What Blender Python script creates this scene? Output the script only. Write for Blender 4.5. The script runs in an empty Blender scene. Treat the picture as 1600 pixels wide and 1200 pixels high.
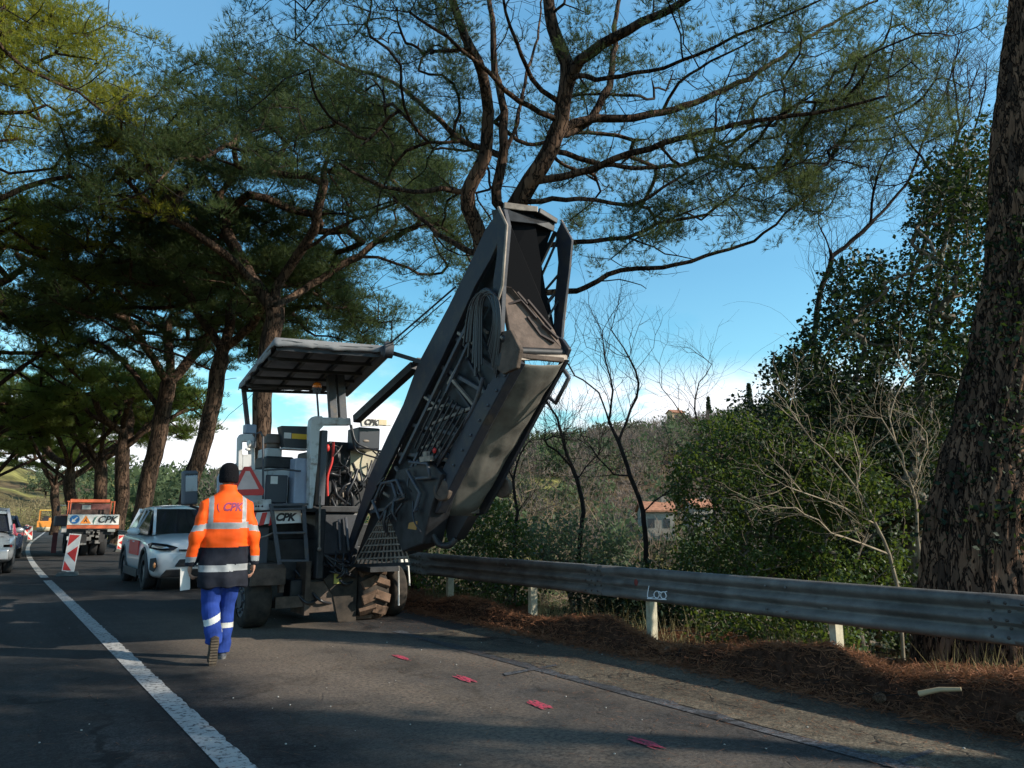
import bpy, bmesh, math, random
import numpy as np
from mathutils import Vector, Matrix, Euler, noise as mnoise
SC = bpy.context.scene
COL = SC.collection
R_ = math.radians
# ------------------------------------------------------------------ camera
CAMZ = 1.27; FPX = 1164.0; PITCH = R_(10.47); HEAD = R_(34.7)
cam_d = bpy.data.cameras.new('camera'); cam = bpy.data.objects.new('camera', cam_d); COL.objects.link(cam)
cam.location = (0, 0, CAMZ); cam.rotation_euler = (math.pi/2 + PITCH, 0, -HEAD)
cam_d.sensor_width = 36; cam_d.lens = FPX/1600*36; cam_d.clip_start = 0.05; cam_d.clip_end = 3000
SC.camera = cam
# ------------------------------------------------------------------ world, sun, exposure
SUN_AZ = R_(138); SUN_EL = R_(29)          # azimuth clockwise from +Y
wd = bpy.data.worlds.new('World'); SC.world = wd; wd.use_nodes = True
nt = wd.node_tree; N = nt.nodes; L = nt.links
for n in list(N): N.remove(n)
out = N.new('ShaderNodeOutputWorld'); bg = N.new('ShaderNodeBackground'); sky = N.new('ShaderNodeTexSky')
sky.sky_type = 'NISHITA'; sky.sun_disc = False; sky.sun_elevation = SUN_EL; sky.sun_rotation = SUN_AZ
sky.altitude = 200; sky.air_density = 1.3; sky.dust_density = 0.6; sky.ozone_density = 2.2
tc = N.new('ShaderNodeTexCoord'); mp = N.new('ShaderNodeMapping'); mp.inputs['Scale'].default_value = (1, 1, 2.6)
mp.inputs['Location'].default_value = (0.35, 0.2, 0.1)
L.new(tc.outputs['Generated'], mp.inputs['Vector'])
nz = N.new('ShaderNodeTexNoise'); nz.inputs['Scale'].default_value = 3.2; nz.inputs['Detail'].default_value = 9; nz.inputs['Roughness'].default_value = 0.55
L.new(mp.outputs['Vector'], nz.inputs['Vector'])
cr = N.new('ShaderNodeMapRange'); cr.interpolation_type = 'SMOOTHSTEP'
cr.inputs['From Min'].default_value = 0.45; cr.inputs['From Max'].default_value = 0.54
L.new(nz.outputs['Fac'], cr.inputs['Value'])
sp = N.new('ShaderNodeSeparateXYZ'); L.new(tc.outputs['Generated'], sp.inputs['Vector'])
hz = N.new('ShaderNodeMapRange'); hz.interpolation_type = 'SMOOTHSTEP'
hz.inputs['From Min'].default_value = 0.15; hz.inputs['From Max'].default_value = 0.215
hz.inputs['To Min'].default_value = 1.0; hz.inputs['To Max'].default_value = 0.03
L.new(sp.outputs['Z'], hz.inputs['Value'])
mul = N.new('ShaderNodeMath'); mul.operation = 'MULTIPLY'; L.new(cr.outputs['Result'], mul.inputs[0]); L.new(hz.outputs['Result'], mul.inputs[1])
tint = N.new('ShaderNodeMix'); tint.data_type = 'RGBA'; tint.blend_type = 'MULTIPLY'; tint.inputs['Factor'].default_value = 1.0
tint.inputs['B'].default_value = (0.62, 1.06, 1.18, 1)
L.new(sky.outputs['Color'], tint.inputs['A'])
tr_ = N.new('ShaderNodeValToRGB'); e_ = tr_.color_ramp.elements; e_[0].position = .0; e_[0].color = (.56, .88, .86, 1); e_[1].position = .62; e_[1].color = (.60, .98, 1.0, 1)
e4 = e_.new(.80); e4.color = (.34, .27, .33, 1)
e3 = e_.new(.32); e3.color = (.40, .74, .80, 1)
tsc = N.new('ShaderNodeMix'); tsc.data_type = 'RGBA'; tsc.blend_type = 'MULTIPLY'; tsc.inputs['Factor'].default_value = 1.0; tsc.inputs['B'].default_value = (1.5, 1.5, 1.5, 1)
L.new(sp.outputs['Z'], tr_.inputs['Fac']); L.new(tr_.outputs['Color'], tsc.inputs['A']); L.new(tsc.outputs['Result'], tint.inputs['B'])
mx = N.new('ShaderNodeMix'); mx.data_type = 'RGBA'
L.new(mul.outputs['Value'], mx.inputs['Factor']); L.new(tint.outputs['Result'], mx.inputs['A']); mx.inputs['B'].default_value = (7.6, 7.8, 8.2, 1)
L.new(mx.outputs['Result'], bg.inputs['Color']); bg.inputs['Strength'].default_value = 0.13
L.new(bg.outputs['Background'], out.inputs['Surface'])
sun_d = bpy.data.lights.new('sun', 'SUN'); sun_o = bpy.data.objects.new('sun', sun_d); COL.objects.link(sun_o)
sun_d.energy = 5.0; sun_d.angle = R_(0.5); sun_d.color = (1.0, 0.90, 0.76)
sdir = Vector((math.sin(SUN_AZ)*math.cos(SUN_EL), math.cos(SUN_AZ)*math.cos(SUN_EL), math.sin(SUN_EL)))
sun_o.rotation_euler = sdir.to_track_quat('Z', 'Y').to_euler(); sun_o.location = (20, -10, 30)
SC.render.engine = 'CYCLES'
SC.view_settings.view_transform = 'Standard'; SC.view_settings.look = 'None'
SC.view_settings.exposure = 0.4; SC.view_settings.gamma = 1.0
SC.cycles.max_bounces = 6; SC.cycles.transparent_max_bounces = 8
# ------------------------------------------------------------------ survey helpers: sight lines from the camera to real planes
Hv = Vector((math.sin(HEAD), math.cos(HEAD), 0)); Rv = Vector((math.cos(HEAD), -math.sin(HEAD), 0)); C0 = Vector((0, 0, CAMZ))
FW = Hv*math.cos(PITCH) + Vector((0, 0, math.sin(PITCH))); UP = -Hv*math.sin(PITCH) + Vector((0, 0, math.cos(PITCH)))
def ray(px, py): return FW + Rv*((px-800)/FPX) + UP*((600-py)/FPX)
def PX(px, py, x): d = ray(px, py); return C0 + d*(x/d.x)
def PY(px, py, y): d = ray(px, py); return C0 + d*(y/d.y)
def PZ(px, py, z=0.0): d = ray(px, py); return C0 + d*((z-CAMZ)/d.z)
def PD(px, py, D): d = ray(px, py); return C0 + d*(D/d.dot(Hv))
# ------------------------------------------------------------------ materials
MATS = {}
def mat(name, col, rough=0.6, metal=0.0, var=0.0, scale=6.0, bump=0.0, bscale=40.0, col2=None, spec=0.5, coat=0.0, thr=None, detail=6):
    if name in MATS: return MATS[name]
    m = bpy.data.materials.new(name); m.use_nodes = True; nt = m.node_tree; b = nt.nodes['Principled BSDF']
    b.inputs['Base Color'].default_value = (*col, 1); b.inputs['Roughness'].default_value = rough; b.inputs['Metallic'].default_value = metal
    b.inputs['Specular IOR Level'].default_value = spec
    if coat: b.inputs['Coat Weight'].default_value = coat; b.inputs['Coat Roughness'].default_value = 0.08
    tcn = nt.nodes.new('ShaderNodeTexCoord')
    if var or col2:
        n = nt.nodes.new('ShaderNodeTexNoise'); n.inputs['Scale'].default_value = scale; n.inputs['Detail'].default_value = detail; n.inputs['Roughness'].default_value = 0.65
        nt.links.new(tcn.outputs['Object'], n.inputs['Vector'])
        r = nt.nodes.new('ShaderNodeMapRange'); lo, hi = thr or (0.35, 0.65)
        r.inputs['From Min'].default_value = lo; r.inputs['From Max'].default_value = hi
        nt.links.new(n.outputs['Fac'], r.inputs['Value'])
        x = nt.nodes.new('ShaderNodeMix'); x.data_type = 'RGBA'
        c1 = col if col2 else tuple(c*(1-var) for c in col); c2 = col2 or tuple(min(1, c*(1+var)) for c in col)
        x.inputs['A'].default_value = (*c1, 1); x.inputs['B'].default_value = (*c2, 1)
        nt.links.new(r.outputs['Result'], x.inputs['Factor']); nt.links.new(x.outputs['Result'], b.inputs['Base Color'])
    if bump:
        n2 = nt.nodes.new('ShaderNodeTexNoise'); n2.inputs['Scale'].default_value = bscale; n2.inputs['Detail'].default_value = 5
        nt.links.new(tcn.outputs['Object'], n2.inputs['Vector'])
        bp = nt.nodes.new('ShaderNodeBump'); bp.inputs['Strength'].default_value = bump; bp.inputs['Distance'].default_value = 0.02
        nt.links.new(n2.outputs['Fac'], bp.inputs['Height']); nt.links.new(bp.outputs['Normal'], b.inputs['Normal'])
    MATS[name] = m; return m
def leafmat(name, c1, c2, trans=0.35, rough=0.55, tcol=None, nscale=0.9):
    m = bpy.data.materials.new(name); m.use_nodes = True; nt = m.node_tree; b = nt.nodes['Principled BSDF']; o = nt.nodes['Material Output']
    g = nt.nodes.new('ShaderNodeNewGeometry'); tcn = nt.nodes.new('ShaderNodeTexCoord'); n = nt.nodes.new('ShaderNodeTexNoise')
    n.inputs['Scale'].default_value = nscale; n.inputs['Detail'].default_value = 2; nt.links.new(tcn.outputs['Object'], n.inputs['Vector'])
    a = nt.nodes.new('ShaderNodeMath'); a.operation = 'MULTIPLY_ADD'; a.inputs[1].default_value = 0.45; nt.links.new(g.outputs['Random Per Island'], a.inputs[0])
    r = nt.nodes.new('ShaderNodeMapRange'); r.inputs['From Min'].default_value = 0.32; r.inputs['From Max'].default_value = 0.68; r.inputs['To Max'].default_value = 0.6
    nt.links.new(n.outputs['Fac'], r.inputs['Value']); nt.links.new(r.outputs['Result'], a.inputs[2])
    x = nt.nodes.new('ShaderNodeMix'); x.data_type = 'RGBA'; x.inputs['A'].default_value = (*c1, 1); x.inputs['B'].default_value = (*c2, 1)
    nt.links.new(a.outputs['Value'], x.inputs['Factor']); nt.links.new(x.outputs['Result'], b.inputs['Base Color'])
    b.inputs['Roughness'].default_value = rough; b.inputs['Specular IOR Level'].default_value = 0.18
    t = nt.nodes.new('ShaderNodeBsdfTranslucent'); t.inputs['Color'].default_value = (*(tcol or tuple(min(1, c*1.6) for c in c2)), 1)
    ms = nt.nodes.new('ShaderNodeMixShader'); ms.inputs['Fac'].default_value = trans
    nt.links.new(b.outputs['BSDF'], ms.inputs[1]); nt.links.new(t.outputs['BSDF'], ms.inputs[2]); nt.links.new(ms.outputs['Shader'], o.inputs['Surface'])
    MATS[name] = m; return m
# ------------------------------------------------------------------ scene graph helpers
def tag(o, label=None, cat=None, group=None, kind=None):
    if label: o['label'] = label
    if cat: o['category'] = cat
    if group: o['group'] = group
    if kind: o['kind'] = kind
    return o
def thing(name, label, cat, loc=(0, 0, 0), rz=0.0, group=None):
    o = bpy.data.objects.new(name, None); COL.objects.link(o); o.location = loc; o.rotation_euler = (0, 0, rz); o.empty_display_size = 0.2
    return tag(o, label, cat, group)
def origin(o):
    v = Vector((0, 0, 0))
    while o is not None: v += Vector(o.location); o = o.parent
    return v
def copy_tree(o, parent=None):
    c = o.copy(); COL.objects.link(c)
    if parent is not None: c.parent = parent
    for ch in list(o.children): copy_tree(ch, c)
    return c
class MB:
    """collects shapes; build() links them as one mesh object. loc=True: points are local to the parent thing, else world points."""
    def __init__(s, loc=False): s.v = []; s.f = []; s.mi = []; s.sm = []; s.loc = loc; s.m = 0
    def add(s, vs, fs, smooth=False):
        b = len(s.v); s.v.extend([tuple(p) for p in vs])
        for f in fs: s.f.append(tuple(i+b for i in f)); s.mi.append(s.m); s.sm.append(smooth)
        return s
    def box(s, c, size, rot=None):
        c = Vector(c); h = Vector(size)/2; M = rot if rot is not None else Matrix.Identity(3)
        if isinstance(M, Euler): M = M.to_matrix()
        vs = [c + M @ Vector((x*h.x, y*h.y, z*h.z)) for x in (-1, 1) for y in (-1, 1) for z in (-1, 1)]
        return s.add(vs, [(0, 1, 3, 2), (4, 6, 7, 5), (0, 4, 5, 1), (2, 3, 7, 6), (0, 2, 6, 4), (1, 5, 7, 3)])
    def b2(s, x0, x1, y0, y1, z0, z1): return s.box(((x0+x1)/2, (y0+y1)/2, (z0+z1)/2), (abs(x1-x0), abs(y1-y0), abs(z1-z0)))
    def bar(s, p0, p1, w, h=None, up=(0, 0, 1)):
        p0 = Vector(p0); p1 = Vector(p1); h = h or w; d = (p1-p0); l = d.length
        if l < 1e-6: return s
        d.normalize(); u = Vector(up)
        if abs(d.dot(u)) > 0.95: u = Vector((1, 0, 0))
        a = d.cross(u).normalized(); b = a.cross(d).normalized()
        M = Matrix((a, d, b)).transposed()
        return s.box((p0+p1)/2, (w, l, h), M)
    def tube(s, pts, r, n=8, caps=True):
        pts = [Vector(p) for p in pts]; k = len(pts)
        if not hasattr(r, '__len__'): r = [r]*k
        vs = []; fs = []; pa = None
        for i, p in enumerate(pts):
            d = (pts[min(i+1, k-1)] - pts[max(i-1, 0)])
            if d.length < 1e-9: d = Vector((0, 0, 1))
            d.normalize()
            if pa is None: a = d.orthogonal().normalized()
            else:
                a = pa - d*pa.dot(d)
                a = a.normalized() if a.length > 1e-6 else d.orthogonal().normalized()
            pa = a; b = d.cross(a)
            for j in range(n):
                t = 2*math.pi*j/n; vs.append(p + (a*math.cos(t) + b*math.sin(t))*r[i])
        for i in range(k-1):
            for j in range(n): fs.append((i*n+j, i*n+(j+1) % n, (i+1)*n+(j+1) % n, (i+1)*n+j))
        s.add(vs, fs, True)
        if caps and n > 3: s.add(vs[:n], [tuple(range(n-1, -1, -1))]); s.add(vs[-n:], [tuple(range(n))])
        return s
    def hose(s, pts, r, n=8, k=5):
        P = [Vector(p) for p in pts]; res = []
        for i in range(len(P)-1):
            p0 = P[max(i-1, 0)]; p1 = P[i]; p2 = P[i+1]; p3 = P[min(i+2, len(P)-1)]
            for q in range(k): t = q/k; res.append(.5*((2*p1)+(p2-p0)*t+(2*p0-5*p1+4*p2-p3)*t*t+(3*p1-p0-3*p2+p3)*t**3))
        return s.tube(res+[P[-1]], r, n)
    def cyl(s, p0, p1, r, n=20): return s.tube([p0, p1], r, n)
    def prism(s, poly, vec):
        vec = Vector(vec); P = [Vector(p) for p in poly]; n = len(P); vs = P + [p+vec for p in P]
        nrm = Vector((0, 0, 0))
        for i in range(n): nrm += P[i].cross(P[(i+1) % n])
        fs = [tuple(range(n)), tuple(range(2*n-1, n-1, -1))] + [(i, i+n, (i+1) % n+n, (i+1) % n) for i in range(n)]
        if nrm.dot(vec) > 0: fs = [tuple(reversed(f)) for f in fs]
        return s.add(vs, fs)
    def loft(s, rings, caps=True, smooth=True, closed=True):
        n = len(rings[0]); vs = [p for r in rings for p in r]; fs = []
        for i in range(len(rings)-1):
            for j in range(n if closed else n-1): fs.append((i*n+j, i*n+(j+1) % n, (i+1)*n+(j+1) % n, (i+1)*n+j))
        s.add(vs, fs, smooth)
        if caps: s.add(rings[0], [tuple(range(n-1, -1, -1))], False); s.add(rings[-1], [tuple(range(n))], False)
        return s
    def ell(s, c, r, nu=12, nv=8):
        c = Vector(c); r = (r, r, r) if not hasattr(r, '__len__') else r; vs = []; fs = []
        for i in range(nv+1):
            a = math.pi*i/nv
            for j in range(nu):
                t = 2*math.pi*j/nu; vs.append(c + Vector((r[0]*math.sin(a)*math.cos(t), r[1]*math.sin(a)*math.sin(t), r[2]*math.cos(a))))
        for i in range(nv):
            for j in range(nu): fs.append((i*nu+j, (i+1)*nu+j, (i+1)*nu+(j+1) % nu, i*nu+(j+1) % nu))
        return s.add(vs, fs, True)
    def wheel(s, c, r, w, axis=(1, 0, 0), n=28, prof=None):
        c = Vector(c); ax = Vector(axis).normalized(); a = ax.orthogonal().normalized(); b = ax.cross(a)
        prof = prof or [(-.5, .62), (-.5, .86), (-.42, .97), (-.3, 1.0), (.3, 1.0), (.42, .97), (.5, .86), (.5, .62)]
        rings = []
        for j in range(n):
            t = 2*math.pi*j/n; d = a*math.cos(t)+b*math.sin(t)
            rings.append([c + ax*(u*w) + d*(q*r) for u, q in prof])
        rings.append(rings[0]); return s.loft(rings, caps=False, closed=False)
    def build(s, name, m, parent=None, bevel=0, group=None, fix=True, seg=2):
        me = bpy.data.meshes.new(name); off = Vector((0, 0, 0)) if (s.loc or parent is None) else origin(parent)
        me.from_pydata([(p[0]-off.x, p[1]-off.y, p[2]-off.z) for p in s.v], [], s.f)
        for mm in (m if isinstance(m, (list, tuple)) else [m]): me.materials.append(mm)
        me.polygons.foreach_set('material_index', s.mi); me.polygons.foreach_set('use_smooth', s.sm)
        me.update()
        if fix and len(s.f) < 60000:
            bm = bmesh.new(); bm.from_mesh(me); bmesh.ops.recalc_face_normals(bm, faces=bm.faces); bm.to_mesh(me); bm.free()
        o = bpy.data.objects.new(name, me); COL.objects.link(o)
        if parent is not None: o.parent = parent
        if bevel:
            bv = o.modifiers.new('bevel', 'BEVEL'); bv.width = bevel; bv.segments = seg; bv.limit_method = 'ANGLE'; bv.angle_limit = R_(35)
        return o
def rawmesh(name, V, F, m, parent=None, smooth=False, mi=None, off=None):
    """fast mesh from numpy arrays; F is an (n,3) or (n,4) array"""
    me = bpy.data.meshes.new(name); V = np.asarray(V, np.float32); F = np.asarray(F, np.int32)
    if parent is not None and off is None: o_ = origin(parent); V = V - np.array([o_.x, o_.y, o_.z], np.float32)
    k = F.shape[1]
    me.vertices.add(len(V)); me.vertices.foreach_set('co', V.ravel())
    me.loops.add(F.size); me.loops.foreach_set('vertex_index', F.ravel())
    me.polygons.add(len(F)); me.polygons.foreach_set('loop_start', np.arange(0, F.size, k, dtype=np.int32))
    me.polygons.foreach_set('loop_total', np.full(len(F), k, np.int32))
    if mi is not None: me.polygons.foreach_set('material_index', np.asarray(mi, np.int32))
    if smooth: me.polygons.foreach_set('use_smooth', np.ones(len(F), bool))
    for mm in (m if isinstance(m, (list, tuple)) else [m]): me.materials.append(mm)
    me.update(calc_edges=True); me.validate()
    o = bpy.data.objects.new(name, me); COL.objects.link(o)
    if parent is not None: o.parent = parent
    return o
def text_mesh(name, body, size, M, m, parent=None, shear=0.0, bold=0.0, ext=0.002, world=True):
    cu = bpy.data.curves.new(name, 'FONT'); cu.body = body; cu.size = size; cu.shear = shear; cu.offset = bold; cu.extrude = ext
    cu.align_x = 'CENTER'; cu.align_y = 'CENTER'
    t = bpy.data.objects.new('tmp', cu); COL.objects.link(t); bpy.context.view_layer.update()
    me = bpy.data.meshes.new_from_object(t.evaluated_get(bpy.context.evaluated_depsgraph_get())); bpy.data.objects.remove(t); bpy.data.curves.remove(cu)
    me.name = name
    if parent is not None and world: M = Matrix.Translation(-origin(parent)) @ M
    me.transform(M); me.materials.clear(); me.materials.append(m)
    o = bpy.data.objects.new(name, me); COL.objects.link(o)
    if parent is not None: o.parent = parent
    return o
def frame(c, right, up):
    r = Vector(right).normalized(); u = Vector(up); u = (u - r*u.dot(r)).normalized(); n = r.cross(u)
    return Matrix.Translation(Vector(c)) @ Matrix((r, u, n)).transposed().to_4x4()
def applied(o):
    """bake modifiers of o into its mesh"""
    bpy.context.view_layer.update()
    me = bpy.data.meshes.new_from_object(o.evaluated_get(bpy.context.evaluated_depsgraph_get())); o.modifiers.clear(); old = o.data; nm = old.name
    o.data = me; bpy.data.meshes.remove(old); me.name = nm; return o
def sstep(a, b, x):
    t = np.clip((np.asarray(x, float)-a)/(b-a), 0, 1); return t*t*(3-2*t)
# ------------------------------------------------------------------ terrain and road
def curve_x(y):
    y = np.asarray(y, float); return np.where(y > 18, (np.clip(y, 18, 60)-18)**2*0.0008 + np.clip(y-60, 0, 1e9)*0.067, 0.0)
def vnoise(x, y, s, seed=0):
    return np.array([mnoise.noise(Vector((a*s+seed, b*s-seed*.7, seed*1.3))) for a, b in zip(np.ravel(x), np.ravel(y))]).reshape(np.shape(x))
AZK = [-180, -75, -40, -34, -27, -20, -12, -3, 5, 12, 20, 26, 40, 70, 120, 180]   # degrees from the camera heading
HGT = [6, 10, 24, 22, 18, 12, 20, 26, 32, 36, 41, 45, 48, 40, 10, 6]           # ridge height at 330 m
def hz_height(x, y):
    D = x*Hv.x + y*Hv.y; Lt = x*Rv.x + y*Rv.y; R = np.hypot(x, y); az = np.degrees(np.arctan2(Lt, D))
    ridge = np.interp(az, AZK, HGT)
    s = x - (6.35 + curve_x(y))
    roadmask = sstep(120, 175, R)
    low = -0.1*sstep(0, .35, s) - 9.5*sstep(0.9, 22, s)*(1-sstep(95, 150, y)) - 1.2*sstep(.3, 3, s)*(1-sstep(95, 150, y))
    sl = -(x - curve_x(y)) - 3.6
    low = low + 1.8*sstep(0.6, 9, sl)
    hill = (sstep(95, 330, R)*0.86+sstep(40, 130, R)*.14*sstep(12, 40, s))*ridge - sstep(330, 700, R)*ridge*0.7
    return low + hill
def build_ground():
    rr = np.concatenate([[0.0, 1.5, 2.5, 3.5], np.arange(4.2, 16, .35), np.arange(16, 40, 1.0), np.arange(40, 120, 3.0), np.geomspace(122, 1500, 50)])
    aa = np.linspace(0, 2*math.pi, 361)[:-1]
    RR, AA = np.meshgrid(rr[1:], aa, indexing='ij'); X = RR*np.sin(AA); Y = RR*np.cos(AA)
    Z = hz_height(X, Y)
    n1 = vnoise(X, Y, .25, 3); n2 = vnoise(X, Y, .03, 7)
    s = X - (6.35 + curve_x(Y)); off = np.clip(np.maximum(sstep(.3, 2.5, s), sstep(.4, 3, -(X-curve_x(Y))-4.2)), 0, 1)
    Z = Z + off*(n1*.25 + n2*3.5*sstep(25, 120, RR)) - 0.02
    onroad = (s < .2) & (X-curve_x(Y) > -4.6) & (RR < 140); Z = np.where(onroad, -0.03, Z)
    V = np.concatenate([[[0, 0, -0.03]], np.stack([X, Y, Z], -1).reshape(-1, 3)]); na = len(aa); F = []
    for j in range(na): F.append((0, 1+(j+1) % na, 1+j, 0))
    V = V; n = len(rr)-1; Q = []
    for i in range(n-1):
        for j in range(na): Q.append((1+i*na+j, 1+i*na+(j+1) % na, 1+(i+1)*na+(j+1) % na, 1+(i+1)*na+j))
    me = bpy.data.meshes.new('ground'); me.from_pydata(V.tolist(), [], [f[:3] for f in F] + Q); me.polygons.foreach_set('use_smooth', [True]*len(me.polygons))
    m = bpy.data.materials.new('earth'); m.use_nodes = True; t = m.node_tree; b = t.nodes['Principled BSDF']; b.inputs['Roughness'].default_value = .95; b.inputs['Specular IOR Level'].default_value = .1
    tcn = t.nodes.new('ShaderNodeTexCoord')
    def noise_(sc, det=6):
        q = t.nodes.new('ShaderNodeTexNoise'); q.inputs['Scale'].default_value = sc; q.inputs['Detail'].default_value = det; t.links.new(tcn.outputs['Object'], q.inputs['Vector']); return q
    def ramp(q, els):
        r = t.nodes.new('ShaderNodeValToRGB'); e = r.color_ramp.elements
        while len(e) < len(els): e.new(.5)
        for i, (p, c) in enumerate(els): e[i].position = p; e[i].color = (*c, 1)
        t.links.new(q, r.inputs['Fac']); return r
    r1 = ramp(noise_(.02, 4).outputs['Fac'], [(.40, (.12, .085, .055)), (.5, (.13, .115, .05)), (.56, (.30, .29, .10)), (.64, (.16, .15, .06))])
    r2 = ramp(noise_(.35, 8).outputs['Fac'], [(.35, (.45, .45, .45)), (.65, (1.25, 1.2, 1.1))])
    x = t.nodes.new('ShaderNodeMix'); x.data_type = 'RGBA'; x.blend_type = 'MULTIPLY'; x.inputs['Factor'].default_value = 1
    t.links.new(r1.outputs['Color'], x.inputs['A']); t.links.new(r2.outputs['Color'], x.inputs['B']); t.links.new(x.outputs['Result'], b.inputs['Base Color'])
    bp = t.nodes.new('ShaderNodeBump'); bp.inputs['Strength'].default_value = .8; bp.inputs['Distance'].default_value = .1
    t.links.new(noise_(6, 6).outputs['Fac'], bp.inputs['Height']); t.links.new(bp.outputs['Normal'], b.inputs['Normal'])
    me.materials.append(m); o = bpy.data.objects.new('ground', me); COL.objects.link(o); tag(o, kind='structure'); return o
GROUND = build_ground()
def gz(x, y):
    """ground height away from the road"""
    z = float(hz_height(np.array([x]), np.array([y]))[0]); return z
# asphalt
def asphalt(name, base, dust=None, crack=.5, streak=True):
    m = bpy.data.materials.new(name); m.use_nodes = True; t = m.node_tree; b = t.nodes['Principled BSDF']
    tcn = t.nodes.new('ShaderNodeTexCoord')
    def noise_(sc, det=6, ro=.6, vec=None, dist=0):
        q = t.nodes.new('ShaderNodeTexNoise'); q.inputs['Scale'].default_value = sc; q.inputs['Detail'].default_value = det; q.inputs['Roughness'].default_value = ro; q.inputs['Distortion'].default_value = dist
        t.links.new(vec or tcn.outputs['Object'], q.inputs['Vector']); return q.outputs['Fac']
    def mr(v, a, b_, c, d):
        r = t.nodes.new('ShaderNodeMapRange'); r.inputs['From Min'].default_value = a; r.inputs['From Max'].default_value = b_; r.inputs['To Min'].default_value = c; r.inputs['To Max'].default_value = d
        t.links.new(v, r.inputs['Value']); return r.outputs['Result']
    def mth(op, a, b_):
        r = t.nodes.new('ShaderNodeMath'); r.operation = op
        for i, v in enumerate((a, b_)):
            if isinstance(v, (int, float)): r.inputs[i].default_value = v
            else: t.links.new(v, r.inputs[i])
        return r.outputs['Value']
    mpn = t.nodes.new('ShaderNodeMapping'); mpn.inputs['Scale'].default_value = (1.0, .12, 1); t.links.new(tcn.outputs['Object'], mpn.inputs['Vector'])
    g = mr(noise_(60, 5, .85), .36, .66, .2, 2.1)           # aggregate
    p = mr(noise_(.55, 5, .6), .3, .7, .5, 1.5)            # broad patches
    w = mr(noise_(2.6, 5, .6, mpn.outputs['Vector']), .3, .7, .6, 1.4)   # wheel wear, drawn along the road
    g2 = mr(noise_(19, 5, .75, None, .6), .34, .66, .45, 1.5)
    v = mth('MULTIPLY', mth('MULTIPLY', mth('MULTIPLY', g, p), w), g2)
    vo = t.nodes.new('ShaderNodeTexVoronoi'); vo.feature = 'DISTANCE_TO_EDGE'; vo.inputs['Scale'].default_value = 1.15
    wv = t.nodes.new('ShaderNodeTexNoise'); wv.inputs['Scale'].default_value = 2.4; wv.inputs['Detail'].default_value = 6; t.links.new(tcn.outputs['Object'], wv.inputs['Vector'])
    vm = t.nodes.new('ShaderNodeMix'); vm.data_type = 'VECTOR'; vm.inputs['Factor'].default_value = .45
    mp2 = t.nodes.new('ShaderNodeMapping'); mp2.inputs['Scale'].default_value = (1.0, .38, 1); t.links.new(tcn.outputs['Object'], mp2.inputs['Vector'])
    t.links.new(mp2.outputs['Vector'], vm.inputs['A']); t.links.new(wv.outputs['Color'], vm.inputs['B']); t.links.new(vm.outputs['Result'], vo.inputs['Vector'])
    ck = mr(vo.outputs['Distance'], .0, .009, 1.0, 0.0); ckm = mth('MULTIPLY', ck, mr(noise_(.8, 3), .44, .52, 0, crack))
    v = mth('MULTIPLY', v, mth('SUBTRACT', 1.0, ckm))
    vo2 = t.nodes.new('ShaderNodeTexVoronoi'); vo2.feature = 'DISTANCE_TO_EDGE'; vo2.inputs['Scale'].default_value = .42; t.links.new(vm.outputs['Result'], vo2.inputs['Vector'])
    v = mth('MULTIPLY', v, mth('SUBTRACT', 1.0, mth('MULTIPLY', mr(vo2.outputs['Distance'], .004, .012, .75, 0), mr(noise_(.6, 2), .42, .5, 0, 1))))
    x = t.nodes.new('ShaderNodeMix'); x.data_type = 'RGBA'; x.blend_type = 'MULTIPLY'; x.inputs['Factor'].default_value = 1; x.inputs['A'].default_value = (*base, 1)
    cb = t.nodes.new('ShaderNodeCombineColor')
    for k in ('Red', 'Green', 'Blue'): t.links.new(v, cb.inputs[k])
    t.links.new(cb.outputs['Color'], x.inputs['B']); last = x.outputs['Result']
    if dust:
        # pale milling dust lying in a track along x = dust[0], fading out sideways
        sx = t.nodes.new('ShaderNodeSeparateXYZ'); t.links.new(tcn.outputs['Object'], sx.inputs['Vector'])
        for (x0, y0, sl, wid, amt) in dust:
            ce = mth('ADD', mth('MULTIPLY', mth('SUBTRACT', sx.outputs['Y'], y0), sl), x0)
            dd = mth('ABSOLUTE', mth('SUBTRACT', sx.outputs['X'], ce), 0)
            dd = mth('ADD', dd, mth('MULTIPLY', mth('SUBTRACT', noise_(1.7, 6, .65), .5), 1.1))
            am = mth('MULTIPLY', mr(dd, 0, wid, 1, 0), amt); am = mth('MULTIPLY', am, mr(noise_(30, 5, .7), .35, .62, .25, 1))
            am = mth('MULTIPLY', am, mr(sx.outputs['Y'], 12.5, 9.5, 0, 1))
            d2 = t.nodes.new('ShaderNodeMix'); d2.data_type = 'RGBA'; d2.inputs['B'].default_value = (.19, .15, .115, 1)
            t.links.new(am, d2.inputs['Factor']); t.links.new(last, d2.inputs['A']); last = d2.outputs['Result']
    t.links.new(last, b.inputs['Base Color'])
    b.inputs['Roughness'].default_value = .82; b.inputs['Specular IOR Level'].default_value = .35
    bp = t.nodes.new('ShaderNodeBump'); bp.inputs['Strength'].default_value = .55; bp.inputs['Distance'].default_value = .01
    h = mth('SUBTRACT', noise_(75, 4, .8), mth('MULTIPLY', ckm, 1.2)); t.links.new(h, bp.inputs['Height']); t.links.new(bp.outputs['Normal'], b.inputs['Normal'])
    MATS[name] = m; return m
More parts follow.
